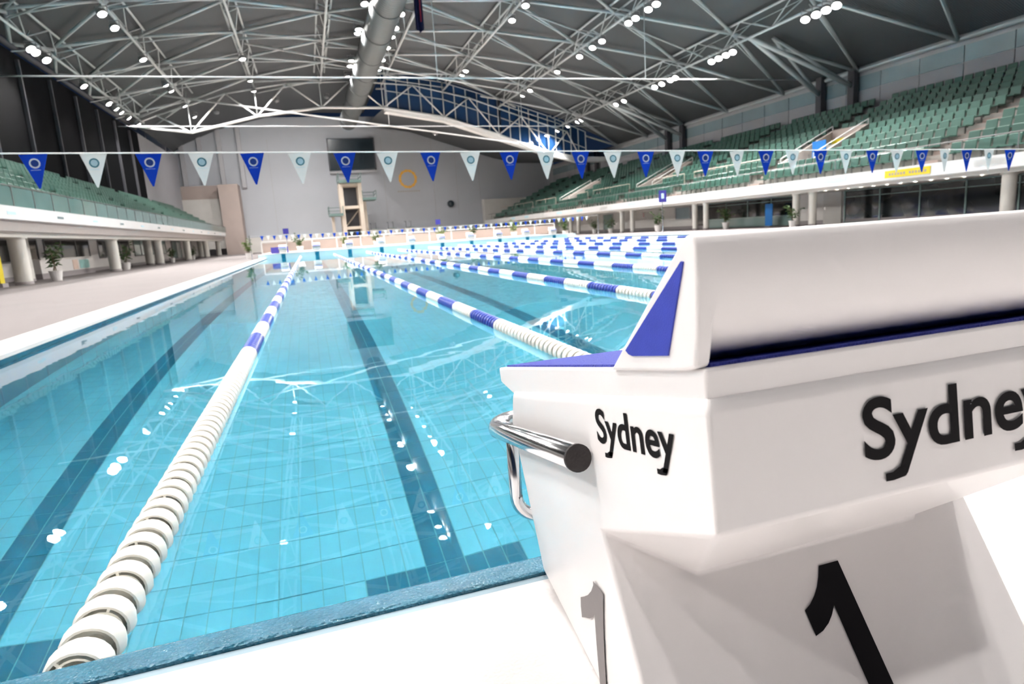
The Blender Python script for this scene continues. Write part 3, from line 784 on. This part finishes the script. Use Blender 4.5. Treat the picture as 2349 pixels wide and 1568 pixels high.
dmesh = {}
for c in ('disc_white', 'disc_blue'):
    for vn in (0, 1):
        me = disc_mesh(vn).mesh('float_disc', c); smooth_by_angle(me, 40); dmesh[c, vn] = me
dlow = MB().lathe([(.02, -.03), (.068, -.047), (.077, -.01), (.03, .04)], 8, axis='Y')
def rope_col(y, k):
    e = min(y, LEN-y)
    if e < 5.2: return 'disc_white'
    return 'disc_blue' if int(math.floor(e-.2)) % 2 else 'disc_white'
names = ['nearest the left pool wall', 'second from the left', 'third from the left', 'fourth from the left', 'fifth from the left', 'sixth from the left', 'seventh from the left', 'eighth from the left', 'nearest the right pool wall']
ZR = .025
for k in range(9):
    x = 2.5*k
    rp = empty('lane_rope', (x, 0, ZR)); tag(rp, 'floating lane rope of white and blue discs, ' + names[k], 'lane rope', 'lane ropes')
    MB().tube((0, .0, 0), (0, LEN, 0), .007, 8).build('cable', 'cable', rp)
    far = {'disc_white': MB(), 'disc_blue': MB()}
    nfine = 0
    for i in range(int((LEN-.8)/.1)):
        y = .45+.1*i
        p = (x, y, ZR); dist = (Vector(p)-CAM).length
        c = rope_col(y, k); flip = i % 2
        if dist < 15.5 and in_frame(p) and nfine < 290:
            nfine += 1
            o = link('float_disc', dmesh[c, flip], rp, (0, y, 0)); o.rotation_euler = (0, random.uniform(0, 6.28), 0)
        else:
            mb = far[c]; b0 = len(mb.v); s = 1
            mb.v += [(vx*s, vy*s+y, vz) for vx, vy, vz in dlow.v]; mb.f += [tuple(b0+t for t in f) for f in dlow.f]
    for c in far:
        if far[c].v: tag(far[c].build('more_float_discs', c, rp, True), kind='stuff')

# ================================================================== FLAG LINES
def pennant(m, w_, h_):
    mb = MB(); mb.v = [(-w_/2, 0, 0), (w_/2, 0, 0), (.006, -.004, -h_), (-.006, -.004, -h_), (-w_/2, .003, 0), (w_/2, .003, 0), (.006, -.001, -h_), (-.006, -.001, -h_)]
    mb.f = [(0, 3, 2, 1), (4, 5, 6, 7), (0, 1, 5, 4), (1, 2, 6, 5), (2, 3, 7, 6), (3, 0, 4, 7)]
    return mb.mesh('cloth', m)
def annulus(r0, r1, z, y, m, n=24):
    mb = MB()
    for k in range(n):
        t0, t1 = 2*math.pi*k/n, 2*math.pi*(k+1)/n
        mb.quad((r0*math.cos(t0), y, z+r0*math.sin(t0)), (r1*math.cos(t0), y, z+r1*math.sin(t0)), (r1*math.cos(t1), y, z+r1*math.sin(t1)), (r0*math.cos(t1), y, z+r0*math.sin(t1)))
    return mb.mesh('emblem', m)
FW_, FH_ = .2, .27
fm = {0: pennant('flag_blue', FW_, FH_), 1: pennant('flag_white', FW_, FH_)}
ring = {0: annulus(.028, .040, -.072, -.0035, 'emblem_white'), 1: annulus(.027, .038, -.072, -.0035, 'emblem_teal')}
core = {0: annulus(.0005, .0275, -.072, -.0032, 'emblem_navy'), 1: annulus(.0005, .027, -.072, -.0032, 'emblem_sky')}
mbt = MB()
for i in range(9): mbt.quad((-.036+.008*i, -.0042, -.127), (-.031+.008*i, -.0042, -.127), (-.031+.008*i, -.0042, -.122), (-.036+.008*i, -.0042, -.122))
word = {0: mbt.mesh('caption', 'emblem_sky'), 1: mbt.mesh('caption', 'emblem_sky')}
def zline(x): return 1.883-(x+1.589)*.01995
fx = [-1.368, -.946, -.539, -.136, .278, .675, 1.074, 1.465, 1.877, 2.272, 2.678, 3.072, 3.456, 3.829, 4.226, 4.615, 4.978, 5.395, 5.796, 6.173, 6.582, 6.972, 7.381, 7.782, 8.196, 8.586, 8.979, 9.384, 9.777]
sl_ = empty('flag_line', (0, 5, 0)); tag(sl_, 'white cord of the near flag line strung across the pool', 'cord')
MB().tube((-3.3, 0, zline(-3.3)), (23.1, 0, zline(23.1)), .006, 8).build('cord', 'flag_white', sl_)
for xx in (-3.3, 23.1):
    pp = empty('flag_post', (xx, 5, SIDE)); tag(pp, 'steel post holding the near flag line at the %s pool side' % ('left' if xx < 0 else 'right'), 'post')
    MB().tube((0, 0, .03), (0, 0, zline(xx)-SIDE+.05), .025, 12).build('pole', 'steel', pp); MB().lathe([(.01, 0), (.1, 0), (.1, .02), (.03, .04)], 16).build('base_plate', 'steel', pp)
cnt = [0, 0]
for i, x in enumerate(fx):
    c = i % 2; cnt[c] += 1
    e = empty('pennant', (x, 4.998, zline(x)-.0075)); e.rotation_euler = (0, random.uniform(-.03, .03), random.uniform(-.12, .12))
    tag(e, '%s triangular pennant with ring emblem, %s %s one from the left' % (('blue', 'white')[c], ordinal(cnt[c]), ('blue', 'white')[c]), 'pennant', 'pennants on the near flag line')
    link('cloth', fm[c], e); link('emblem', ring[c], e); link('emblem_core', core[c], e); link('caption', word[c], e)
# far line
def zfar(x): return 1.72-.17*(1-((x-10)/13)**2)
fl2 = empty('flag_line', (0, 45, 0)); tag(fl2, 'white cord of the far flag line strung across the pool', 'cord')
pts = [(-3.1+26.2*k/24, 0, zfar(-3.1+26.2*k/24)) for k in range(25)]
MB().path(pts, .008, 6).build('cord', 'flag_white', fl2)
for xx in (-3.1, 23.1):
    pp = empty('flag_post', (xx, 45, SIDE)); tag(pp, 'thin post holding the far flag line at the %s pool side' % ('left' if xx < 0 else 'right'), 'post')
    MB().tube((0, 0, .03), (0, 0, zfar(xx)-SIDE+.05), .025, 12).build('pole', 'steel', pp); MB().lathe([(.01, 0), (.1, 0), (.1, .02), (.03, .04)], 16).build('base_plate', 'steel', pp)
fmf = {0: pennant('flag_blue', .24, .32), 1: pennant('flag_white', .24, .32)}
cnt = [0, 0]
for i in range(62):
    x = -2.3+.4*i; c = i % 2; cnt[c] += 1
    o = link('pennant', fmf[c], None, (x, 44.99, zfar(x)-.006))
    tag(o, 'tiny %s pennant on the far flag line, %s %s one from the left' % (('blue', 'white')[c], ordinal(cnt[c]), ('blue', 'white')[c]), 'pennant', 'pennants on the far flag line')

# ================================================================== GRANDSTAND SEATS
sm = MB()
# seat faces -x : pan, curved back, bracket
sm.box(-.22, .20, -.21, .21, .36, .40)
prof = [(.16, .38), (.20, .40), (.25, .74), (.235, .78), (.205, .76), (.155, .42)]
i0 = len(sm.v); n = len(prof)
sm.v += [(x, -.21, z) for x, z in prof]+[(x, .21, z) for x, z in prof]
sm.f += [tuple(i0+k for k in range(n)), tuple(i0+n+k for k in range(n))[::-1]] + [(i0+k, i0+n+k, i0+n+(k+1) % n, i0+(k+1) % n) for k in range(n)]
sm.v = [(x*1.22, y*1.22, z*1.22) for x, y, z in sm.v]
shell_me = sm.mesh('shell', 'seat_green')
leg_me = MB().box(.02, .08, -.03, .03, 0, .45).box(.02, .22, -.02, .02, .38, .44).mesh('pedestal', 'seat_metal')
vomi = [(30.5, 33.5, 2, 5), (49.5, 52.5, 2, 5), (68.5, 71.5, 2, 5), (11.5, 14.5, 2, 5)]
aisles = [(21.2, 22.4), (33.5, 34.7), (43.2, 44.4), (52.5, 53.7), (62, 63.2), (71.5, 72.7), (80, 81.2), (89, 90.2)]
def taken(y, i):
    for a, b_ in aisles:
        if a < y < b_: return True
    for a, b_, r0, r1 in vomi:
        if a-.3 < y < b_+.3 and r0 <= i <= r1: return True
    return i == 4 and False
seats = []
for i in range(NR):
    for j in range(int(88/.63)):
        y = 8+.63*j
        if not taken(y, i): seats.append((RX0+RUN*i+.6, y, RZ0+RISE*i, i))
def srank(p):
    return (0 if in_frame((p[0], p[1], p[2]+.5)) else 1, (Vector(p[:3])-CAM).length)
seats.sort(key=srank)
SC = 1.22
chosen = sorted(seats[:300], key=lambda p: (p[3], p[1])); rown = {}
for p in chosen:
    rown[p[3]] = rown.get(p[3], 0)+1
    e = empty('stadium_seat', p[:3])
    tag(e, 'green seat of the right grandstand, %s row from the top, %s from the picture edge' % (ordinal(NR-p[3]), ordinal(rown[p[3]])), 'seat', 'green seats of the right grandstand')
    link('shell', shell_me, e); link('pedestal', leg_me, e)
mb = MB()
def add_seats(pts, flip=1):
    for p in pts:
        b0 = len(mb.v); mb.v += [(p[0]+flip*vx, p[1]+vy, p[2]+vz) for vx, vy, vz in sm.v]; mb.f += [tuple(b0+t for t in f) for f in sm.f]
        mb.box(p[0]-.03, p[0]+.03, p[1]-.03, p[1]+.03, p[2], p[2]+.45)
add_seats(seats[300:])
o = mb.build('stadium_seats', 'seat_green'); tag(o, 'the many farther green seats of the right grandstand', 'seats', kind='stuff')
mb = MB()
lseats = [(-10.05-.68*i-.32, 12+.6*j, 3.02+.42*i) for i in range(NL) for j in range(132) if not (j % 22 < 2)]
add_seats(lseats, -1)
o = mb.build('stadium_seats', 'seat_green'); tag(o, 'dim rows of green seats in the left grandstand', 'seats', kind='stuff')
# aisle steps, vomitories with rails, cross-aisle rail
for a, b_ in aisles:
    st = empty('aisle_stair', (RX0, a, RZ0)); tag(st, 'tan aisle stair in the right grandstand, %s from the near end' % ordinal(aisles.index((a, b_))+1), 'stairs', 'aisle stairs of the right grandstand')
    for i in range(NR): MB().box(RUN*i+.0, RUN*(i+1)-.02, .05, b_-a-.05, RISE*i, RISE*i+.03).box(RUN*i+.55, RUN*(i+1)-.02, .05, b_-a-.05, RISE*i+.03, RISE*i+.25).build('step', 'brown_wall', st)
for vi, (a, b_, r0, r1) in enumerate(vomi):
    v_ = empty('stand_entrance', (RX0+RUN*r0, a, RZ0+RISE*(r0-1))); tag(v_, 'concrete entrance opening in the right grandstand, %s' % ('second from the near end', 'third from the near end', 'fourth from the near end', 'nearest, beyond the picture edge')[vi], 'entrance', 'grandstand entrances')
    W_ = b_-a; H_ = RISE*(r1-r0+1)+1.0; D_ = RUN*(r1-r0+1)
    for yy in (0, W_-.18):
        MB().prism_y([(0, .1), (0, .95), (D_, H_), (D_, .1)], yy, yy+.18).build('cheek_wall', 'concrete', v_)
    MB().box(D_-.15, D_, .18, W_-.18, .1, H_).build('back_wall', 'brown_wall', v_)
    MB().box(D_-.2, D_-.15, .6, W_-.6, .4, 1.9).build('opening', 'wall_black', v_)  # near-black slab standing in for the dark inside the doorway
    for yy in (.09, W_-.09):
        MB().tube((0, yy, .95), (0, yy, 1.25), .03, 6).tube((0, yy, 1.25), (D_, yy, H_+.3), .03, 6).tube((D_, yy, H_), (D_, yy, H_+.3), .03, 6).build('handrail', 'fascia_white', v_)
    MB().box(D_-.24, D_-.2, W_-1.3, W_-.25, 2.0, 2.35).build('sign', 'yellow', v_)
o = MB().box(0, .06, 0, 1.1, 0, 1.15).build('notice_board', 'blue_panel'); o.location = (32.5, 31.3, RZ0+RISE*3)
tag(o, 'bright blue board standing at the nearest stand entrance', 'board')
rl = empty('front_rail', (RX0-.12, 0, 2.78)); tag(rl, 'low metal rail along the front of the right grandstand', 'railing')
MB().tube((0, 8, .85), (0, 96, .85), .03, 6).build('top_rail', 'seat_metal', rl)
for k in range(38):
    MB().tube((0, 8+2.33*k, 0), (0, 8+2.33*k, .85), .025, 6).build('post', 'seat_metal', rl)
cr = empty('cross_aisle_rail', (RX0+RUN*2.0, 0, RZ0+RISE*2)); tag(cr, 'pale handrail between seat blocks of the right grandstand', 'railing')
gaps = sorted([(a-.1, b_+.1) for a, b_ in aisles]+[(a-.2, b_+.2) for a, b_, _, _ in vomi]); y_ = 34.9
for a, b_ in gaps+[(96, 97)]:
    if a-y_ > 1.5:
        MB().tube((0, y_, .95), (0, a, .95), .035, 6).build('rail', 'tower_cream', cr)
        nn_ = max(1, int((a-y_)/3))
        for k in range(nn_+1): MB().tube((0, y_+(a-y_)*k/nn_, 0), (0, y_+(a-y_)*k/nn_, .95), .025, 6).build('post', 'tower_cream', cr)
    y_ = max(y_, b_)

# fascia lettering boards, yellow banner, downlights
for k in range(12):
    o = MB().box(0, .015, 0, 1.5, 0, .26).build('advert_panel', 'emblem_sky' if k % 3 else 'flag_white'); o.location = (28.23, 17.3+6.2*k if k < 1 else 25.5+5.6*(k-1), 2.42)
    tag(o, 'pale printed panel on the right grandstand edge, %s from the near end' % ordinal(k+1), 'panel', 'printed panels on the right grandstand edge')
yb_ = empty('banner', (28.22, 20.75, 2.33)); tag(yb_, 'yellow banner with dark print on the right grandstand edge', 'banner')
MB().box(0, .02, 0, 2.4, 0, .34).build('sheet', 'yellow', yb_)
for k in range(13): 
    if k != 6: MB().box(-.004, 0, .2+.155*k, .2+.155*k+.10, .10, .22).build('print', 'brown_wall', yb_)
for k in range(12):
    e = empty('downlight', (28.95, 18.9+.79*k, 2.045)); tag(e, 'small round downlight under the right grandstand, %s from the near end' % ordinal(k+1), 'downlight', 'downlights under the right grandstand')
    MB().lathe([(.005, -.012), (.06, -.012), (.075, -.008)], 12).build('lens', 'downlight_glow', e); MB().lathe([(.075, -.015), (.095, -.015), (.095, 0)], 12).build('ring', 'column_white', e)
for k in range(14):
    o = MB().box(-.012, 0, 0, 1.3, 0, .2).build('advert_panel', 'emblem_sky' if k % 2 else 'panel_glass'); o.location = (-9.787, 22+4.9*k, 2.8); o.scale = (1, .55, .5)
    tag(o, 'small printed mark on the left grandstand edge, %s from the near end' % ordinal(k+1), 'panel', 'printed marks on the left grandstand edge')

# ================================================================== COLUMNS
def column(x, y, r, h, label, group):
    e = empty('column', (x, y, SIDE-.01)); tag(e, label, 'column', group)
    o = MB().lathe([(r, 0), (r, h)], 24).build('shaft', 'column_white', e, True)
    MB().lathe([(r*1.25, h-.08), (r*1.25, h)], 24).lathe([(r, h-.08), (r*1.25, h-.08)], 24).build('capital', 'column_white', e, True)
    MB().lathe([(r*1.06, 0), (r*1.06, .12), (r, .13)], 24).build('base_ring', 'skirting_grey', e, True)
left_cols = [(-10.7, 29.6), (-12.0, 33.5), (-10.75, 42.8), (-10.75, 55.0), (-12.0, 57.5), (-10.75, 67.5), (-10.75, 79.5), (-12.0, 84), (-10.75, 90)]
lab = ['large pale round column nearest on the left deck', 'round column standing behind the nearest left one', 'second front column of the left grandstand', 'third front column of the left grandstand', 'round column behind the third left one', 'fourth front column of the left grandstand', 'fifth front column of the left grandstand', 'round column set back near the left far end', 'last column at the far end of the left grandstand']
for (x, y), l in zip(left_cols, lab): column(x, y, .31, 1.95 if x > -11 else 2.12, l, 'columns of the left grandstand')
right_cols = [(29.3, 18.0, .27), (29.3, 28.9, .22), (29.3, 30.2, .22), (29.2, 39.2, .2), (29.2, 40.6, .2), (29.0, 50.0, .2), (29.0, 52.0, .2), (29.0, 62, .2), (29.0, 64, .2), (29.0, 75, .2)]
for k, (x, y, r) in enumerate(right_cols): column(x, y, r, 1.98, 'pale round column under the right grandstand, %s from the right edge' % ordinal(k+1), 'columns of the right grandstand')

# ================================================================== POTTED PLANTS
def plant(loc, s, lm, label, group, seed, tall=1.0):
    r = random.Random(seed)
    e = empty('potted_plant', loc); tag(e, label, 'potted plant', group)
    MB().lathe([(.005, 0), (.19*s, 0), (.26*s, .42*s), (.28*s, .42*s), (.28*s, .46*s), (.24*s, .46*s), (.23*s, .40*s)], 16).build('pot', 'pot_white', e)
    MB().lathe([(.23*s, .41*s), (.005, .42*s)], 14).build('soil', 'soil', e)
    st = MB(); lf = MB()
    for k in range(7):
        a = r.uniform(0, 6.28); lean = r.uniform(.1, .38)*s; hh = r.uniform(.5, 1.0)*s*tall
        p0 = Vector((r.uniform(-.08, .08)*s, r.uniform(-.08, .08)*s, .40*s)); p1 = p0+Vector((math.cos(a)*lean*.4, math.sin(a)*lean*.4, hh*.6)); p2 = p1+Vector((math.cos(a)*lean, math.sin(a)*lean, hh*.5))
        st.path([p0, p1, p2], .012*s, 5)
        for t in range(9):
            f = .25+.75*t/8; q_ = p0.lerp(p1, min(1, f*2)) if f < .5 else p1.lerp(p2, f*2-1)
            b_ = r.uniform(0, 6.28); L = r.uniform(.22, .4)*s; wd = L*.26
            d = Vector((math.cos(b_), math.sin(b_), r.uniform(-.2, .6))).normalized(); sd = d.cross(Vector((0, 0, 1))).normalized()*wd
            m1 = q_+d*L*.5+Vector((0, 0, .04*s)); tip = q_+d*L-Vector((0, 0, .05*s))
            lf.quad(q_, m1+sd, tip, m1-sd)
    st.build('stems', 'stem', e); tag(lf.build('leaves', lm, e), kind='stuff')
plant((-10.2, 31.6, .08), 1.0, 'leaf', 'tall dark potted plant beside the nearest left column', 'potted plants', 1, 1.3)
plant((-10.6, 44.6, .08), 1.0, 'leaf', 'dark potted plant beside the second left column', 'potted plants', 2, 1.2)
plant((-10.9, 60.5, .08), .9, 'leaf', 'small potted plant beside the third left column', 'potted plants', 3)
plant((-10.9, 71, .08), .9, 'leaf', 'small potted plant beside the fourth left column', 'potted plants', 4)
for k, (x, s) in enumerate(((-3.9, 1.0), (.0, 1.0), (3.55, .8), (6.15, .9), (11.75, .9), (14.6, .9), (18.4, 1.0), (23.4, 1.1))):
    zz = .38 if -3 < x < 23.3 else .08
    plant((x, 52.6, END-.018 if -3.05 < x < 23.3 else .08), s, 'leaf_light' if k % 2 == 0 else 'leaf', 'potted plant behind the far starting blocks, %s from the left' % ordinal(k+1), 'potted plants', 10+k)
for k, (x, y, s) in enumerate(((28.6, 57.2, .95), (28.6, 53.6, .95), (28.0, 44.0, 1.15), (29.6, 37.4, 1.0), (28.4, 29.5, .85))):
    plant((x, y, .08), s, 'leaf', ('potted plant by the glass door under the right grandstand', 'potted plant beside the paired far right columns', 'large spreading potted plant before the white wall on the right', 'potted plant in shade beside the dark doorway on the right', 'tall potted plant between two right columns')[k], 'potted plants', 30+k)

# ================================================================== FAR END
fn = empty('rail_fence', (0, 54.2, END-.02)); tag(fn, 'white rail fence behind the far starting blocks', 'fence')
for k in range(14):
    x = -3+2.0*k
    MB().box(x-.04, x+.04, -.04, .04, 0, .98).build('post', 'fascia_white', fn)
    if k < 13: MB().box(x+.06, x+1.94, -.01, .01, .1, .86).build('infill_panel', 'brown_wall', fn)
MB().box(-3, 23, -.05, .05, .96, 1.04).build('top_rail', 'fascia_white', fn)
for x, y, z, r_, l in ((-.96, 53.4, 2.1, .22, 'small blue square sign on a post behind the left far blocks'), (11.7, 53.4, 2.12, .22, 'small blue square sign on a post behind the middle far blocks')):
    e = empty('sign_post', (x, y, END-.018)); tag(e, l, 'sign')
    MB().tube((0, 0, 0), (0, 0, z-END), .03, 8).build('pole', 'steel', e); MB().box(-r_, r_, -.05, -.03, z-END-r_, z-END+r_).build('board', 'sign_blue', e)
e = empty('sign_post', (24.5, 37.6, SIDE-.01)); tag(e, 'tall blue sign board on a post beside the right pool edge', 'sign')
MB().tube((0, 0, 0), (0, 0, 2.3), .03, 8).build('pole', 'steel', e); MB().box(-.3, .3, -.06, -.04, 2.15, 2.95).build('board', 'sign_blue', e)
MB().box(-.1, .1, -.065, -.06, 2.4, 2.75).build('print', 'emblem_sky', e)
o = MB().box(-2.9, -.0, 0, .06, 0, .5).build('info_board', 'sign_blue'); o.location = (-.9, 51.8, END-.015); o.scale = (.45, 1, 1)
tag(o, 'dark blue board leaning behind the leftmost far block', 'board')
# diving tower
T = empty('diving_tower', (7.4, 93, END-.02)); tag(T, 'cream concrete diving tower with three platforms', 'diving tower')
for x in (-1.45, 1.15):
    for y in (-1.2, 1.6): MB().box(x-.28, x+.28, y-.3, y+.3, 0, 8.7).build('leg', 'tower_cream', T)
for z in (2.2, 5.1, 8.2): MB().box(-1.7, 1.4, -1.3, 1.8, z, z+.4).build('cross_beam', 'tower_cream', T)
def platform(x0, x1, y0, y1, z, nm):
    p_ = empty(nm, (0, 0, z)); p_.parent = T
    MB().box(x0, x1, y0, y1, -.35, 0).build('deck', 'tower_green', p_)
    rr_ = MB()
    for (xa, ya) in ((x0, y0), (x0, y1), (x1, y0), (x1, y1)): rr_.tube((xa, ya, 0), (xa, ya, .95), .05, 6)
    for zz in (.5, .95):
        rr_.tube((x0, y0, zz), (x0, y1, zz), .045, 6).tube((x1, y0, zz), (x1, y1, zz), .045, 6).tube((x0, y1, zz), (x1, y1, zz), .045, 6)
    rr_.build('guard_rail', 'tower_green', p_)
platform(-1.7, 1.35, -2.8, 1.8, 8.95, 'top_platform'); platform(1.4, 3.3, -2.2, 1.4, 6.5, 'side_platform'); platform(-3.4, -1.5, -2.2, 1.4, 4.5, 'low_platform')
MB().box(1.6, 2.0, .2, .8, 0, 6.1).build('leg', 'tower_cream', T); MB().box(-3.1, -2.7, .2, .8, 0, 4.1).build('leg', 'tower_cream', T)
MB().tube((-1.2, .4, 2.6), (1.0, .4, 5.1), .09, 6).build('stair_stringer', 'tower_cream', T); MB().box(-1.1, .9, 1.5, 1.55, .4, 8.2).build('stair_screen', 'post_dark', T)
for k, x in enumerate((9.6, 12.0, 14.5)):
    e = empty('springboard', (x, 88, END-.02)); tag(e, 'springboard on a stand beside the diving tower, %s from the tower' % ordinal(k+1), 'springboard', 'springboards')
    MB().box(-.28, .28, -3.6, 1.4, 1.02+.9, 1.07+.9).build('board', 'tower_green', e); MB().box(-.4, .4, 0, 1.2, 0, 1.9).build('stand', 'concrete_light', e)
    MB().tube((-.35, .2, 1.9), (-.35, .2, 2.8), .04, 6).tube((.35, .2, 1.9), (.35, .2, 2.8), .04, 6).tube((-.35, .2, 2.8), (-.35, 1.4, 2.8), .04, 6).tube((.35, .2, 2.8), (.35, 1.4, 2.8), .04, 6).build('rail', 'post_dark', e)
# scoreboard, logo, speaker
sbd = empty('scoreboard', (8.6, 99.9, 13.9)); tag(sbd, 'large blank black scoreboard on the far wall', 'scoreboard')
MB().box(-3.4, 3.4, -.3, .1, -2.2, 2.3).build('screen', 'screen_black', sbd); MB().box(-3.5, 3.5, -.4, .1, -2.75, -2.4).build('ledge', 'post_grey', sbd)
for x in (-3.45, 3.45): MB().box(x-.08, x+.08, -.36, .1, -2.3, 2.4).build('frame', 'post_dark', sbd)
MB().box(-3.5, 3.5, -.36, .1, 2.3, 2.42).build('frame', 'post_dark', sbd)
lg = empty('wall_logo', (16.9, 99.93, 10.0)); tag(lg, 'orange ring logo with a caption on the far wall', 'logo')
for k in range(12):
    mb = MB(); t0 = 2*math.pi*k/12+.02; t1 = t0+.50
    for j in range(6):
        a0 = t0+(t1-t0)*j/6; a1 = t0+(t1-t0)*(j+1)/6; ri0 = 1.02+.12*j/6; ri1 = 1.02+.12*(j+1)/6; ro0 = 1.5-.12*j/6; ro1 = 1.5-.12*(j+1)/6
        p = [(ri0*math.cos(a0), ri0*math.sin(a0)), (ro0*math.cos(a0), ro0*math.sin(a0)), (ro1*math.cos(a1), ro1*math.sin(a1)), (ri1*math.cos(a1), ri1*math.sin(a1))]
        mb.quad(*[(x, 0, z) for x, z in p]); mb.quad(*[(x, .06, z) for x, z in p])
    mb.build('swirl', 'orange', lg)
for k in range(10): MB().box(-1.75+.36*k, -1.75+.36*k+.26, 0, .05, -2.0, -1.8).build('caption', 'text_grey', lg)
e = empty('wall_speaker', (23.5, 99.7, 5.8)); tag(e, 'round black speaker on the far wall', 'speaker')
MB().lathe([(.005, -.45), (.3, -.4), (.5, -.2), (.55, 0)], 20, axis='Y').build('dome', 'screen_black', e, True); MB().lathe([(.55, 0), (.55, .3)], 20, axis='Y').build('mount', 'post_dark', e)
# left deck: posters, reception desk, yellow banner
pd = empty('reception_wall', (-12.4, 36, SIDE-.01)); tag(pd, 'low white counter wall with a poster between the first left columns', 'counter')
MB().box(-.15, .15, 0, 8.2, .28, .96).build('panel', 'room_white', pd); MB().box(-.12, .15, 0, 8.2, 0, .28).build('plinth', 'skirting_grey', pd); MB().box(-.2, .22, -.05, 8.25, .96, 1.01).build('top', 'column_white', pd)
o = MB().box(0, .02, 0, 1.6, 0, .5).build('poster', 'poster_green'); o.location = (-12.245, 41.6, .42); tag(o, 'pale green poster on the counter wall at left', 'poster')
o = MB().box(0, .02, 0, .8, 0, .55).build('poster', 'poster_peach'); o.location = (-12.245, 40.5, .40); tag(o, 'peach coloured poster on the counter wall at left', 'poster')
e = empty('yellow_board', (-10.9, 28.1, SIDE-.01)); tag(e, 'tall yellow board standing by the nearest left column', 'board')
mb = MB().prism([(-.18, .15), (.18, .15), (.22, .8), (.18, 1.5), (0, 1.75), (-.18, 1.5), (-.22, .8)], -.05, .05); o = mb.build('board', 'yellow', e); MB().box(-.12, .12, -.25, .25, 0, .16).build('stand', 'skirting_grey', e)
MB().box(.05, .056, -.1, .1, 1.2, 1.45).build('mark', 'red_print', e)
o = empty('wall_sign', (32.13, 53.2, 1.0)); tag(o, 'small red lettered sign on the white wall at right', 'sign')
MB().box(-.02, 0, 0, .5, .3, .85).build('plate', 'flag_white', o)
for k in range(4): MB().box(-.025, -.02, .06, .06+.1*(k % 2+2), .38+.11*k, .43+.11*k).build('print', 'red_print', o)
e = empty('banner_stand', (31.3, 34.6, SIDE-.01)); tag(e, 'blue upright banner stand before the right ground floor windows', 'banner')
MB().box(-.02, .02, 0, .7, .06, 1.55).build('sheet', 'blue_panel', e); MB().box(-.15, .15, .1, .6, 0, .06).build('foot', 'skirting_grey', e)
